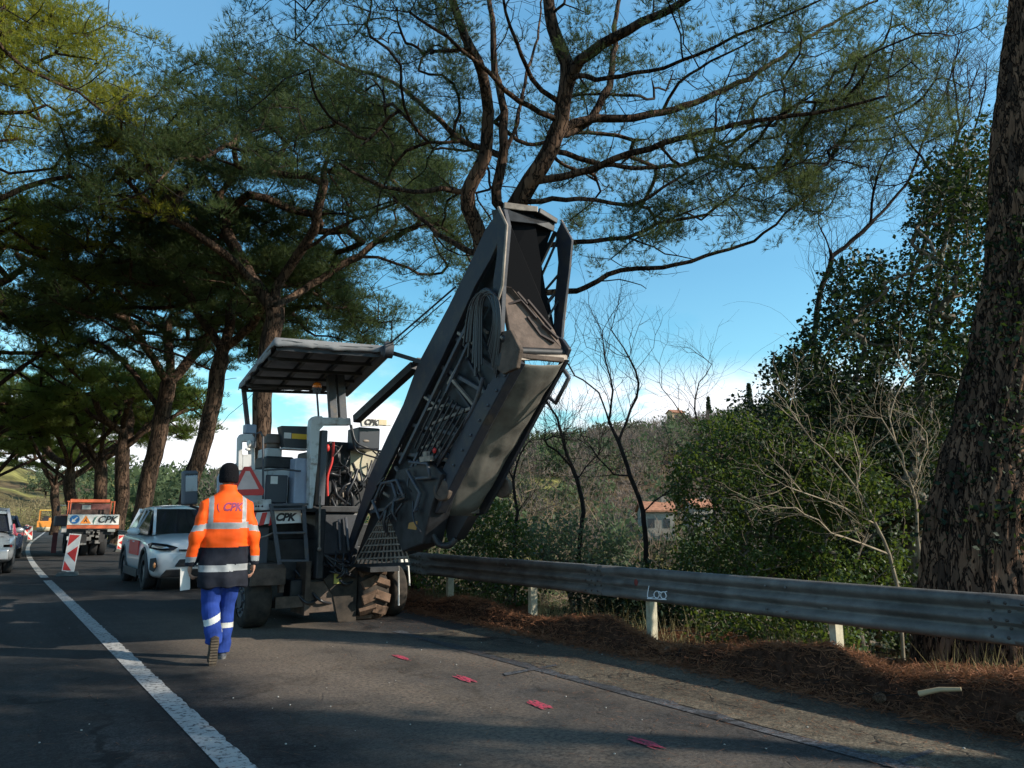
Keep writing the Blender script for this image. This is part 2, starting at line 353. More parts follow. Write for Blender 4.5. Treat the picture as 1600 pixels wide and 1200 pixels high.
def strip(name, xa, xb, y0, y1, z, m, kind='structure', dy=1.5, wob=0.0):
    ys = np.arange(y0, y1+dy*.5, dy); c = curve_x(ys); rnd = random.Random(5)
    V = []; F = []
    for i, (y, cc) in enumerate(zip(ys, c)):
        V += [(xa+cc, y, z), (xb+cc + (rnd.uniform(-wob, wob)), y, z)]
        if i: F.append((2*i-2, 2*i-1, 2*i+1, 2*i))
    me = bpy.data.meshes.new(name); me.from_pydata(V, [], F); me.materials.append(m); o = bpy.data.objects.new(name, me); COL.objects.link(o); tag(o, kind=kind); return o
A_MAIN = asphalt('asphalt_dark', (.028, .0258, .0248), dust=[(2.7, 5.0, -.10, 1.0, .95), (3.3, 8.2, -.3, .9, .9), (1.9, 3.2, .05, .5, .25)], crack=.65)
A_OLD = asphalt('asphalt_old', (.088, .073, .052), crack=.9)
A_NEW = asphalt('asphalt_seam', (.050, .052, .058), crack=.6)
strip('road', -4.6, 5.35, -12, 190, 0.0, A_MAIN, wob=.05, dy=.5)
strip('road_shoulder', 4.15, 5.3, -8, 8.2, 0.004, A_OLD, dy=.4, wob=.06)
strip('road_seam', 4.03, 4.15, -8, 8.3, 0.005, A_NEW, wob=.035, dy=.12)
def sheet(name, pts, z, m, kind='structure'):
    me = bpy.data.meshes.new(name); me.from_pydata([(p[0], p[1], z) for p in pts], [], [tuple(range(len(pts)))]); me.materials.append(m)
    o = bpy.data.objects.new(name, me); COL.objects.link(o); tag(o, kind=kind); return o
# worn road paint
def paint(name, col, wear=.5, sc=22):
    m = bpy.data.materials.new(name); m.use_nodes = True; t = m.node_tree; b = t.nodes['Principled BSDF']; b.inputs['Roughness'].default_value = .75
    tcn = t.nodes.new('ShaderNodeTexCoord'); q = t.nodes.new('ShaderNodeTexNoise'); q.inputs['Scale'].default_value = sc; q.inputs['Detail'].default_value = 8; q.inputs['Roughness'].default_value = .75
    t.links.new(tcn.outputs['Object'], q.inputs['Vector']); r = t.nodes.new('ShaderNodeMapRange'); r.inputs['From Min'].default_value = wear-.04; r.inputs['From Max'].default_value = wear+.05
    t.links.new(q.outputs['Fac'], r.inputs['Value']); x = t.nodes.new('ShaderNodeMix'); x.data_type = 'RGBA'; x.inputs['A'].default_value = (.05, .05, .053, 1); x.inputs['B'].default_value = (*col, 1)
    q2 = t.nodes.new('ShaderNodeTexNoise'); q2.inputs['Scale'].default_value = 3; q2.inputs['Detail'].default_value = 6; t.links.new(tcn.outputs['Object'], q2.inputs['Vector'])
    x2 = t.nodes.new('ShaderNodeMix'); x2.data_type = 'RGBA'; x2.blend_type = 'MULTIPLY'; x2.inputs['Factor'].default_value = .55; t.links.new(x.outputs['Result'], x2.inputs['A']); t.links.new(q2.outputs['Color'], x2.inputs['B'])
    q3 = t.nodes.new('ShaderNodeRGBToBW'); t.links.new(q2.outputs['Color'], q3.inputs['Color']); t.links.new(q3.outputs['Val'], x2.inputs['B'])
    t.links.new(r.outputs['Result'], x.inputs['Factor']); t.links.new(x2.outputs['Result'], b.inputs['Base Color'])
    bp = t.nodes.new('ShaderNodeBump'); bp.inputs['Strength'].default_value = .4; bp.inputs['Distance'].default_value = .01; q4 = t.nodes.new('ShaderNodeTexNoise'); q4.inputs['Scale'].default_value = 75
    t.links.new(tcn.outputs['Object'], q4.inputs['Vector']); t.links.new(q4.outputs['Fac'], bp.inputs['Height']); t.links.new(bp.outputs['Normal'], b.inputs['Normal'])
    MATS[name] = m; return m
WP = paint('white_road_paint', (.58, .58, .56), .44); RP = paint('pink_spray_paint', (.66, .06, .12), .45, 40)
strip('road_marking', 1.13, 1.29, -6, 19.6, 0.006, WP, dy=.06, wob=.010)
strip('road_marking', 1.13, 1.29, 20.6, 120, 0.006, WP, dy=1)
strip('road_marking', -3.9, -3.76, -6, 120, 0.006, WP, dy=1)
def dash(px, py, px2, py2, w):
    """one sprayed dash: a few thin overlapping passes of the can"""
    a = PZ(px, py); b = PZ(px2, py2); d = (b-a); n = Vector((-d.y, d.x, 0)).normalized(); rnd = random.Random(int(px)); V = []; F = []
    for k in range(6):
        o = n*w*((k-2.5)/5)*.75; s0 = rnd.uniform(-.05, .25); s1 = rnd.uniform(.75, 1.05); K = 6; base = len(V)
        for i in range(K+1):
            q = a + d*(s0+(s1-s0)*i/K) + o + n*rnd.uniform(-.006, .006); e = w*.085*(1 if 0 < i < K else .3)*rnd.uniform(.6, 1.3); V += [tuple(q+n*e+Vector((0, 0, .0002*k))), tuple(q-n*e+Vector((0, 0, .0002*k)))]
            if i: F.append((base+2*i-2, base+2*i-1, base+2*i+1, base+2*i))
    me = bpy.data.meshes.new('paint_mark'); me.from_pydata([(x, y, .0066+z) for x, y, z in V], [], F); me.materials.append(RP); o = bpy.data.objects.new('paint_mark', me); COL.objects.link(o); tag(o, kind='structure'); return o
for q in ((616, 1024, 642, 1033, .07), (712, 1056, 741, 1068, .09), (826, 1096, 862, 1110, .10), (982, 1153, 1037, 1172, .09)): dash(*q)
# thin chalky joint running across to the verge
a = PZ(790, 1057); b = PZ(872, 1041); c_ = PZ(868, 1039); d_ = PZ(786, 1053)
sheet('road_joint', [a, b, c_, d_], .0075, A_NEW)
a = PZ(1395, 1200); b = PZ(1462, 1176); c_ = PZ(1452, 1173); d_ = PZ(1378, 1198)
sheet('road_joint', [a, b, c_, d_], .0075, A_NEW)
# ------------------------------------------------------------------ vegetation
def barkmat(name, dark, mid, light, sc=8.5, zs=.20, bump=1.0):
    m = bpy.data.materials.new(name); m.use_nodes = True; t = m.node_tree; b = t.nodes['Principled BSDF']; b.inputs['Roughness'].default_value = .92; b.inputs['Specular IOR Level'].default_value = .12
    tcn = t.nodes.new('ShaderNodeTexCoord'); mpn = t.nodes.new('ShaderNodeMapping'); mpn.inputs['Scale'].default_value = (1, 1, zs); t.links.new(tcn.outputs['Object'], mpn.inputs['Vector'])
    q = t.nodes.new('ShaderNodeTexNoise'); q.inputs['Scale'].default_value = sc; q.inputs['Detail'].default_value = 4; t.links.new(mpn.outputs['Vector'], q.inputs['Vector'])
    vm = t.nodes.new('ShaderNodeMix'); vm.data_type = 'VECTOR'; vm.inputs['Factor'].default_value = .30; t.links.new(mpn.outputs['Vector'], vm.inputs['A']); t.links.new(q.outputs['Color'], vm.inputs['B'])
    vo = t.nodes.new('ShaderNodeTexVoronoi'); vo.feature = 'DISTANCE_TO_EDGE'; vo.inputs['Scale'].default_value = sc; t.links.new(vm.outputs['Result'], vo.inputs['Vector'])
    v2 = t.nodes.new('ShaderNodeTexVoronoi'); v2.inputs['Scale'].default_value = sc; t.links.new(vm.outputs['Result'], v2.inputs['Vector'])
    r = t.nodes.new('ShaderNodeMapRange'); r.inputs['From Max'].default_value = .10; t.links.new(vo.outputs['Distance'], r.inputs['Value'])
    q2 = t.nodes.new('ShaderNodeTexNoise'); q2.inputs['Scale'].default_value = sc*2.5; q2.inputs['Detail'].default_value = 6; t.links.new(mpn.outputs['Vector'], q2.inputs['Vector'])
    x = t.nodes.new('ShaderNodeMix'); x.data_type = 'RGBA'; x.inputs['A'].default_value = (*mid, 1); x.inputs['B'].default_value = (*light, 1)
    sp_ = t.nodes.new('ShaderNodeSeparateColor'); t.links.new(v2.outputs['Color'], sp_.inputs['Color']); mm = t.nodes.new('ShaderNodeMath'); mm.operation = 'MULTIPLY'; t.links.new(sp_.outputs['Red'], mm.inputs[0]); t.links.new(q2.outputs['Fac'], mm.inputs[1]); mm.use_clamp = True
    m2 = t.nodes.new('ShaderNodeMath'); m2.operation = 'MULTIPLY'; m2.inputs[1].default_value = 1.7; m2.use_clamp = True; t.links.new(mm.outputs['Value'], m2.inputs[0]); t.links.new(m2.outputs['Value'], x.inputs['Factor'])
    x2 = t.nodes.new('ShaderNodeMix'); x2.data_type = 'RGBA'; x2.inputs['A'].default_value = (*dark, 1); t.links.new(x.outputs['Result'], x2.inputs['B']); t.links.new(r.outputs['Result'], x2.inputs['Factor']); t.links.new(x2.outputs['Result'], b.inputs['Base Color'])
    ad = t.nodes.new('ShaderNodeMath'); ad.operation = 'MULTIPLY_ADD'; ad.inputs[1].default_value = .35; t.links.new(q2.outputs['Fac'], ad.inputs[0]); t.links.new(r.outputs['Result'], ad.inputs[2])
    bp = t.nodes.new('ShaderNodeBump'); bp.inputs['Strength'].default_value = bump; bp.inputs['Distance'].default_value = .04; t.links.new(ad.outputs['Value'], bp.inputs['Height']); t.links.new(bp.outputs['Normal'], b.inputs['Normal'])
    MATS[name] = m; return m
BARK = barkmat('pine_bark', (.012, .009, .008), (.036, .025, .019), (.13, .082, .056))
BARKD = mat('dark_twig_bark', (.026, .020, .017), .9, var=.35, scale=8, spec=.15)
BARKG = mat('grey_bark', (.15, .125, .10), .9, var=.4, scale=9, spec=.15, bump=.4, bscale=30)
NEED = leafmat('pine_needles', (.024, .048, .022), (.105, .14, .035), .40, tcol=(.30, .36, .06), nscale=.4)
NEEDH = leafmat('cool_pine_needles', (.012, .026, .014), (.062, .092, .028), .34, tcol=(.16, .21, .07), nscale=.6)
NEEDY = leafmat('sun_tinted_needles', (.05, .075, .02), (.15, .165, .03), .48, tcol=(.52, .50, .05), nscale=.5)  # same pine needles with sunlight put into the colour as a brighter yellow
IVY = leafmat('ivy_leaves', (.007, .017, .012), (.021, .040, .019), .08, rough=.6, tcol=(.16, .26, .03))
BUSH = leafmat('bush_leaves', (.008, .018, .008), (.052, .086, .020), .17, rough=.45, tcol=(.26, .36, .05))
OLIVE = leafmat('grey_green_leaves', (.06, .085, .05), (.15, .18, .10), .3, tcol=(.2, .26, .1))
DRY = leafmat('dry_leaves', (.16, .09, .045), (.30, .17, .08), .3, tcol=(.4, .2, .08))
class Skel:
    """branch graph: nodes with parents; radii follow from the load each carries"""
    def __init__(s): s.P = []; s.par = []; s.ch = []
    def chain(s, pts, par=-1, step=.35, jit=.0, rnd=random):
        pts = [Vector(p) for p in pts]; ids = []
        if par >= 0: pts = [Vector(s.P[par])] + pts
        # Catmull-Rom resample
        res = []
        for i in range(len(pts)-1):
            p0 = pts[max(i-1, 0)]; p1 = pts[i]; p2 = pts[i+1]; p3 = pts[min(i+2, len(pts)-1)]
            n = max(1, int((p2-p1).length/step+.5))
            for k in range(n):
                t = k/n; res.append(.5*((2*p1)+(p2-p0)*t+(2*p0-5*p1+4*p2-p3)*t*t+(3*p1-p0-3*p2+p3)*t**3))
        res.append(pts[-1]); prev = par
        if par >= 0: ids.append(par); res = res[1:]
        for i, p in enumerate(res):
            if jit and 0 < i: p = p + Vector((rnd.gauss(0, jit), rnd.gauss(0, jit), rnd.gauss(0, jit)))
            s.P.append(tuple(p)); s.par.append(prev); prev = len(s.P)-1; ids.append(prev)
        s.ch.append(ids); return ids
    def nearest(s, p):
        A = np.array(s.P); return int(np.argmin(((A-np.array(p))**2).sum(1)))
    def limb(s, pts, step=.35, jit=0.0, rnd=random):
        return s.chain(pts[1:], s.nearest(pts[0]), step, jit, rnd)
    def attach(s, T, rnd, step=.4, updown=1.0, minz=-1e9, bend=.12, maxd=1e9, lift=.25):
        A = np.array(s.P); d = np.array(T) - A; L_ = np.linalg.norm(d, axis=1)+1e-6
        cost = L_*(1 + updown*np.clip(-d[:, 2]/L_, 0, 1) + .25*np.clip(d[:, 2]/L_-.75, 0, 1)) + np.where(A[:, 2] < minz, 50, 0)
        i = int(np.argmin(cost))
        if L_[i] > maxd: return None
        p0 = Vector(A[i]); p3 = Vector(T); dd = p3-p0; l = dd.length
        if l < .05: return None
        g = s.par[i]; base = (p0-Vector(s.P[g])).normalized() if g >= 0 else Vector((0, 0, 1))
        c1 = p0 + (base*.5+dd.normalized()*.6)*l*.35 + Vector((rnd.gauss(0, bend), rnd.gauss(0, bend), rnd.gauss(0, bend)*.7))*l*.5
        c2 = p3 - (dd.normalized()*.8+Vector((0, 0, lift)))*l*.3
        n = max(2, int(l/step)); pts = []
        for k in range(1, n+1):
            t = k/n; q = (1-t)**3*p0+3*(1-t)**2*t*c1+3*(1-t)*t*t*c2+t**3*p3
            if k < n: q = q + Vector((rnd.gauss(0, 1), rnd.gauss(0, 1), rnd.gauss(0, 1)))*.035*min(1, l)
            pts.append(q)
        prev = i; ids = [i]
        for q in pts: s.P.append(tuple(q)); s.par.append(prev); prev = len(s.P)-1; ids.append(prev)
        s.ch.append(ids); return ids
    def radii(s, tip=.007, ex=2.3, rmax=1e9, taper=.0006):
        n = len(s.P); w = [0.0]*n; cnt = [0]*n
        for i in range(n): 
            if s.par[i] >= 0: cnt[s.par[i]] += 1
        for i in range(n-1, -1, -1):
            if cnt[i] == 0: w[i] += tip**ex
            else: w[i] = w[i]
            if s.par[i] >= 0: w[s.par[i]] += (w[i]**(1/ex)+taper)**ex
        s.r = [min(rmax, x**(1/ex)) for x in w]; return s.r
    def mesh(s, rscale=1.0, split=.03, trunk_r=None):
        if getattr(s, 'fix', None):
            R0 = [x*rscale for x in s.r]
            for i in range(len(R0)):
                if i in s.fix: R0[i] = s.fix[i]
                elif s.par[i] >= 0: R0[i] = min(R0[i], R0[s.par[i]]*(.55 if s.par[i] in s.fix else 1.0))
            s.r = R0; rscale = 1.0
        """returns two builders: thick limbs (trunk) and thin twigs"""
        A = MB(); B = MB()
        for ids in s.ch:
            if len(ids) < 2: continue
            r = [s.r[i]*rscale for i in ids]
            if len(ids) > 2: r[0] = min(r[0], r[1]*1.15)
            if s.par[ids[0]] >= 0 or True:
                pass
            n = 12 if r[0] > .12 else 8 if r[0] > .05 else 5 if r[0] > .02 else 3
            (A if r[0] > split else B).tube([s.P[i] for i in ids], r, n, caps=False)
        return A, B
def needles(centers, rnd, per=10, tufts=9, rad=(.34, .34, .16), nl=.13, nw=.008, up=.7):
    """pine needle tufts around the given centres; each needle one slim triangle"""
    C = np.repeat(np.asarray(centers), tufts, 0); n = len(C)
    u = rnd.normal(size=(n, 3)); u /= np.linalg.norm(u, axis=1)[:, None]
    Cn = C + u*np.array(rad)*(rnd.random((n, 1))**.45)
    D = u*np.array([1, 1, .6]) + np.array([0, 0, up]) + rnd.normal(size=(n, 3))*.25; D /= np.linalg.norm(D, axis=1)[:, None]
    B = np.repeat(Cn, per, 0); D = np.repeat(D, per, 0); m = len(B)
    d = D + rnd.normal(size=(m, 3))*.42; d /= np.linalg.norm(d, axis=1)[:, None]
    w = np.cross(d, rnd.normal(size=(m, 3))); w /= np.linalg.norm(w, axis=1)[:, None]
    l = nl*rnd.uniform(.7, 1.25, (m, 1)); B = B + D*rnd.uniform(-.35, .25, (m, 1))*nl
    V = np.stack([B - w*nw*.5, B + w*nw*.5, B + d*l], 1).reshape(-1, 3)
    return V, np.arange(m*3).reshape(-1, 3)
def leaves(centers, rnd, per=12, rad=.3, size=.07, flat=.75, droop=0.2):
    """broad leaves: each a folded four-sided blade"""
    C = np.repeat(np.asarray(centers), per, 0); n = len(C)
    r = np.array(rad) if np.ndim(rad) else np.array([rad, rad, rad*.8])
    u = rnd.normal(size=(n, 3)); u /= np.linalg.norm(u, axis=1)[:, None]; P = C + u*r*(rnd.random((n, 1))**.4)
    a = rnd.normal(size=(n, 3)); a[:, 2] -= droop; a /= np.linalg.norm(a, axis=1)[:, None]
    nrm = rnd.normal(size=(n, 3)) + np.array([0, 0, flat*1.6]) + u*.5
    b = np.cross(nrm, a); b /= np.linalg.norm(b, axis=1)[:, None]+1e-9
    s = size*rnd.uniform(.55, 1.3, (n, 1)); nn = np.cross(a, b)
    V = np.stack([P, P+a*s*.5+b*s*.36+nn*s*.10, P+a*s, P+a*s*.5-b*s*.36+nn*s*.10], 1).reshape(-1, 3)
    i = np.arange(n)*4; F = np.concatenate([np.stack([i, i+1, i+2], 1), np.stack([i, i+2, i+3], 1)])
    return V, F
def finish_tree(name, label, cat, sk, base, NV, leafm, barkm=None, twigm=None, group=None, crown='crown', rscale=1, tip=.007, ex=2.3, split=.03, taper=.0006, ivy=None):
    root = thing(name, label, cat, base, group=group)
    sk.radii(tip, ex, taper=taper); A, B = sk.mesh(rscale, split)
    A.build('trunk', barkm or BARK, root, fix=False)
    BV = np.array(B.v, np.float32).reshape(-1, 3); BF = np.array([f[:3] for f in B.f]+[(f[0], f[2], f[3]) for f in B.f], np.int32).reshape(-1, 3)
    if NV is not None:
        V = np.concatenate([np.asarray(NV[0], np.float32), BV]); F = np.concatenate([np.asarray(NV[1], np.int32), BF+len(NV[0])])
        rawmesh(crown, V, F, [leafm, twigm or BARKD], root, mi=np.concatenate([np.zeros(len(NV[1]), np.int32), np.ones(len(BF), np.int32)]))
    elif len(BF): rawmesh(crown, BV, BF, twigm or BARKD, root)
    if ivy is not None: rawmesh('ivy', ivy[0], ivy[1], IVY, root)
    return root
def scale_to(sk, tip, ex, taper, want):
    r = sk.radii(tip, ex, taper=taper)[0]; return want/r
def dome_targets(c, R, h, thick, n, rnd, squash=1.0, low=.25):
    """points in an umbrella-shaped shell: disc radius R, rising h at the middle"""
    out = []
    while len(out) < n:
        r = R*math.sqrt(rnd.random()); t = rnd.uniform(0, 2*math.pi)
        ed = math.sqrt(max(0, 1-(r/R)**2)); z = h*ed - thick*rnd.random()**1.3*(.35+ed*.65)
        out.append((c[0]+r*math.cos(t), c[1]+r*math.sin(t)*squash, c[2]+z))
    return out
def pine_row(name, label, path, limbs, dome, rb, seed, ntarg=260, tufts=26, nmat=None, group=None, per=9, nl=.17, nw=.013, sub=3, minz=None):
    """stone pine: traced trunk and limbs, the rest grown towards points of an umbrella dome"""
    rnd = random.Random(seed); nr = np.random.default_rng(seed)
    sk = Skel(); sk.chain(path, step=.5, jit=.02, rnd=rnd)
    for l in limbs: sk.limb(l, step=.45, jit=.03, rnd=rnd)
    c, R, h, th = dome
    fork = Vector(path[-1]); mz = minz if minz is not None else path[-1][2]-1.2
    if not limbs:
        for k in range(8):
            a = 2*math.pi*(k+rnd.uniform(-.3, .3))/8; rr = R*rnd.uniform(.45, .75)
            e = Vector((c[0]+rr*math.cos(a), c[1]+rr*math.sin(a), c[2]+h*rnd.uniform(.1, .55)))
            st = fork - Vector((0, 0, rnd.uniform(0, 1.8))); mid = st.lerp(e, .5)+Vector((rnd.gauss(0, .3), rnd.gauss(0, .3), -.25*rnd.random()*R*.3))
            sk.limb([st, mid, e], step=.5, jit=.04, rnd=rnd)
    T = dome_targets(c, R, h, th, ntarg, rnd); T.sort(key=lambda p: (Vector(p)-fork).length)
    tips = []
    for t in T:
        ids = sk.attach(t, rnd, step=.5, minz=mz, bend=.2)
        if ids: tips.append(sk.P[ids[-1]]); 
        if ids and len(ids) > 4: tips.append(sk.P[ids[-3]])
    base = list(tips)
    for k in range(sub*len(base)):          # fine twigs
        p = base[rnd.randrange(len(base))]; q = Vector(p)+Vector((rnd.gauss(0, .5), rnd.gauss(0, .5), abs(rnd.gauss(0, .28))-.05))
        ids = sk.attach(q, rnd, step=.3, minz=mz, maxd=1.4)
        if ids: tips.append(sk.P[ids[-1]])
    NV = needles(tips, nr, per=per, tufts=tufts, rad=(.42, .42, .2), nl=nl, nw=nw)
    k = scale_to(sk, .008, 2.08, .0002, rb)
    return finish_tree(name, label, 'pine tree', sk, (path[0][0], path[0][1], path[0][2]), NV, nmat or NEED, group=group, rscale=k, tip=.008, ex=2.08, taper=.0002)
GP = 'stone pines lining the road'
# --- the big pine behind the conveyor: trunk and limbs surveyed one by one
def hero_pine():
    rnd = random.Random(11); nr = np.random.default_rng(11); sk = Skel()
    def pl(a, D0, D1, wob=0.0):
        n = len(a); return [PD(x, y, D0+(D1-D0)*(i/(n-1)) + wob*math.sin(i*2.1)) for i, (x, y) in enumerate(a)]
    b = PD(640, 850, 14.6); b.z = gz(b.x, b.y)-.2
    trunk = [b, PD(655, 780, 14.4), PD(700, 620, 13.8), PD(762, 420, 13.0), PD(810, 315, 12.6), PD(845, 262, 12.4), PD(871, 210, 12.3), PD(880, 166, 12.2), PD(884, 96, 12.1), PD(862, 44, 12.0), PD(858, 0, 12), PD(850, -60, 12)]
    sk.fix = {}
    def fixr(ids, a, b, p=1.0):
        n = len(ids)
        for k, i in enumerate(ids):
            if k or i not in sk.fix: sk.fix[i] = a+(b-a)*(k/max(1, n-1))**p
    fixr(sk.chain(trunk, step=.3, jit=.012, rnd=rnd), .37, .085, .8)
    LB = [([(880, 150), (906, 96), (963, 57), (1020, 26), (1072, 0), (1140, -50)], 12.2, 10.5),
          ([(871, 210), (906, 201), (945, 149), (959, 87), (963, 26), (975, -40)], 12.3, 13.6),
          ([(755, 440), (749, 372), (731, 302), (757, 245), (762, 175), (753, 114), (727, 57), (709, 0), (690, -70)], 13.1, 11.0),
          ([(800, 335), (775, 315), (784, 245), (788, 175), (775, 114), (771, 57), (766, 0), (760, -60)], 12.7, 13.4),
          ([(757, 245), (722, 219), (687, 188), (644, 149), (600, 122), (530, 100), (470, 60)], 12.7, 14.8),
          ([(731, 302), (687, 297), (644, 300), (600, 291), (530, 255)], 12.8, 10.6),
          ([(745, 405), (718, 385), (687, 367), (657, 341), (600, 297), (562, 275)], 13.0, 15.2),
          ([(862, 184), (827, 166), (788, 140), (760, 110), (700, 60), (640, 20)], 12.2, 9.8),
          ([(858, 162), (832, 122), (806, 66), (790, 20), (780, -40)], 12.2, 10.4),
          ([(880, 215), (915, 188), (972, 184), (1037, 175), (1103, 153), (1169, 122), (1234, 79), (1300, 35), (1370, 0)], 12.3, 13.9),
          ([(845, 300), (906, 271), (959, 249), (1016, 232), (1081, 210), (1147, 197), (1212, 184), (1296, 175), (1380, 150)], 12.5, 9.9),
          ([(870, 232), (884, 240), (928, 254), (994, 262), (1059, 258), (1103, 245), (1169, 262), (1234, 258), (1300, 236)], 12.4, 15.0),
          ([(822, 320), (845, 315), (884, 311), (928, 311), (981, 319), (1016, 306), (1072, 271)], 12.6, 11.2),
          ([(800, 400), (871, 381), (924, 376), (981, 372), (1029, 350), (1081, 341), (1125, 324), (1164, 284)], 13.2, 11.6),
          ([(770, 470), (876, 455), (915, 451), (950, 429), (994, 420), (1055, 416), (1103, 398), (1160, 385), (1212, 350), (1282, 289)], 13.5, 12.2),
          ([(884, 130), (906, 118), (950, 122), (1037, 105), (1094, 83), (1150, 58), (1212, 31), (1282, 0)], 12.1, 10.2),
          ([(784, 245), (810, 190), (822, 120), (840, 60), (846, 0)], 12.7, 14.6),
          ([(1037, 175), (1060, 130), (1110, 95), (1180, 60)], 12.9, 12.0),
          ([(981, 372), (1020, 385), (1060, 400), (1084, 405)], 12.1, 11.2),
          ([(950, 429), (985, 440), (1010, 452)], 12.6, 12.2)]
    RB = [(.115, .04), (.085, .035), (.165, .05), (.105, .04), (.062, .02), (.055, .018), (.065, .018), (.055, .018), (.05, .018), (.085, .022), (.072, .018), (.055, .016), (.055, .018), (.062, .016), (.068, .016), (.048, .015), (.045, .018), (.035, .015), (.022, .008), (.018, .007)]
    for (a, d0, d1), (r0, r1) in zip(LB, RB): fixr(sk.limb(pl(a, d0, d1, .08), step=.26, jit=.014, rnd=rnd), r0, r1)
    # foliage sits in a tilted canopy above and beyond the limbs
    T = []; cc = PD(930, 60, 12.2)
    def inpoly(x, y, P):
        c = False; j = len(P)-1
        for i in range(len(P)):
            if (P[i][1] > y) != (P[j][1] > y) and x < (P[j][0]-P[i][0])*(y-P[i][1])/(P[j][1]-P[i][1])+P[i][0]: c = not c
            j = i
        return c
    ctr = Vector((cc.x, cc.y, 0))
    while len(T) < 700:
        r = 6.1*math.sqrt(rnd.random()); t = rnd.uniform(0, 6.283); p = ctr+Vector((r*math.cos(t), r*math.sin(t), 0))
        e = math.sqrt(max(0, 1-(r/6.3)**2)); p.z = 7.2+3.9*e - rnd.random()*(.5+1.5*e)
        T.append(p)
    # outer sprays seen below the dome rim on the valley side
    for (x, y, D, n, sx, sy) in ((1120, 290, 11.6, 26, 60, 35), (1250, 245, 12.4, 40, 70, 40), (1340, 170, 11.5, 44, 70, 55), (1180, 190, 12.6, 30, 60, 40), (1290, 100, 12.4, 36, 70, 50), (1400, 70, 13.2, 40, 50, 50),
                                 (1060, 330, 11.6, 12, 30, 22), (1265, 300, 12.2, 16, 20, 20), (640, 190, 14, 26, 60, 40), (620, 320, 14.6, 24, 40, 40), (560, 190, 13, 26, 50, 60), (990, 330, 11.8, 8, 25, 18), (660, 60, 12, 30, 60, 50)):
        for _ in range(n): T.append(PD(x+rnd.gauss(0, sx), y+rnd.gauss(0, sy), D+rnd.gauss(0, .7)))
    f = Vector(trunk[6]); T.sort(key=lambda p: (p-f).length); tips = []
    for t in T:
        ids = sk.attach(t, rnd, step=.3, minz=5.0, bend=.10)
        if ids: tips.append(sk.P[ids[-1]])
    base = list(tips); foli = list(tips)
    for k in range(3400):
        p = base[rnd.randrange(len(base))]; q = Vector(p)+Vector((rnd.gauss(0, .42), rnd.gauss(0, .42), rnd.gauss(0, .22)+.05))
        ids = sk.attach(q, rnd, step=.16, minz=5.2, maxd=.9)
        if ids and rnd.random() < .62: foli.append(sk.P[ids[-1]])
    # bare dead twigs along the limbs
    for k in range(520):
        i = rnd.randrange(60, len(sk.P)); q = Vector(sk.P[i])+Vector((rnd.gauss(0, .3), rnd.gauss(0, .3), rnd.gauss(0, .25)-.1))
        if q.z > 4.6: sk.attach(q, rnd, step=.14, minz=4.5, maxd=.9)
    foli = [p for p in foli if mnoise.noise(Vector(p)*.75) > -.08]
    NV = needles(foli, nr, per=10, tufts=18, rad=(.27, .27, .15), nl=.125, nw=.0075)
    k = scale_to(sk, .0042, 1.95, .0002, .27)
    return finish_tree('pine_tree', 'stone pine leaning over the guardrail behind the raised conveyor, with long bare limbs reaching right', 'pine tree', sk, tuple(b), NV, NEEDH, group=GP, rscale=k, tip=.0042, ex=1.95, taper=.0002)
hero_pine()
def tr(a): return [PD(x, y, D) for x, y, D in a]
def grounded(p, dz=.15): return [Vector((p[0].x, p[0].y, min(0, gz(p[0].x, p[0].y))-dz))] + p[1:]
# pine right behind the canopy of the machine
p = grounded(tr([(405, 815, 23.7), (410, 660, 23.6), (410, 607, 23.5), (423, 527, 23.3), (431, 480, 23.2)]))
pine_row('pine_tree', 'tall stone pine whose trunk rises straight behind the machine canopy', p,
    [tr([(431, 480, 23.2), (431, 450, 23.1), (469, 394, 22.6), (499, 337, 22), (506, 262, 21.6), (525, 200, 21)]),
     tr([(431, 480, 23.2), (401, 450, 23.2), (375, 405, 23.6), (352, 356, 24), (345, 307, 24), (330, 289, 24), (300, 232, 24), (285, 187, 24)]),
     tr([(345, 307, 24), (385, 235, 24.5), (398, 180, 25)]), tr([(469, 394, 22.6), (540, 350, 21.5), (590, 330, 20), (650, 300, 19.4)]),
     tr([(440, 465, 23.2), (500, 440, 22.6), (560, 430, 22), (640, 395, 20.8), (700, 350, 20)]), tr([(431, 480, 23.2), (470, 455, 24.5), (560, 400, 25), (620, 350, 26)]),
     tr([(440, 500, 23.2), (520, 480, 21.8), (600, 450, 20.4), (680, 430, 19.4)]),
     tr([(360, 370, 24), (300, 340, 25), (230, 290, 26)]), tr([(410, 440, 23.2), (330, 380, 22), (250, 330, 21), (180, 270, 20)])],
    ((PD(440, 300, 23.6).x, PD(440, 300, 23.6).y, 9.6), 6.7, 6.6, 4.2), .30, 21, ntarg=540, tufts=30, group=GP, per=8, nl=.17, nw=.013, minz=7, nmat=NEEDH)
p = grounded(tr([(285, 815, 29), (293, 783, 29), (310, 717, 29), (320, 683, 29), (333, 627, 29), (340, 583, 29), (347, 547, 29)]))
pine_row('pine_tree', 'stone pine with sunlit peeling bark between the worker and the white car', p,
    [tr([(347, 547, 29), (330, 520, 29.5), (300, 470, 30), (270, 400, 30.5)]), tr([(347, 547, 29), (372, 528, 28.8), (400, 495, 28), (420, 440, 27)]), tr([(320, 683, 29), (345, 660, 28.6), (385, 625, 28.2), (420, 600, 27.6)]),
     tr([(347, 560, 29), (360, 500, 30), (365, 440, 31), (380, 380, 32)]), tr([(340, 590, 29), (290, 560, 28), (230, 540, 27), (160, 500, 26)])],
    ((PD(330, 480, 29).x, PD(330, 480, 29).y, 8.6), 6.5, 5.2, 3.2), .31, 22, ntarg=340, tufts=27, group=GP, per=8, nl=.2, nw=.017, minz=6.5, nmat=NEEDH)
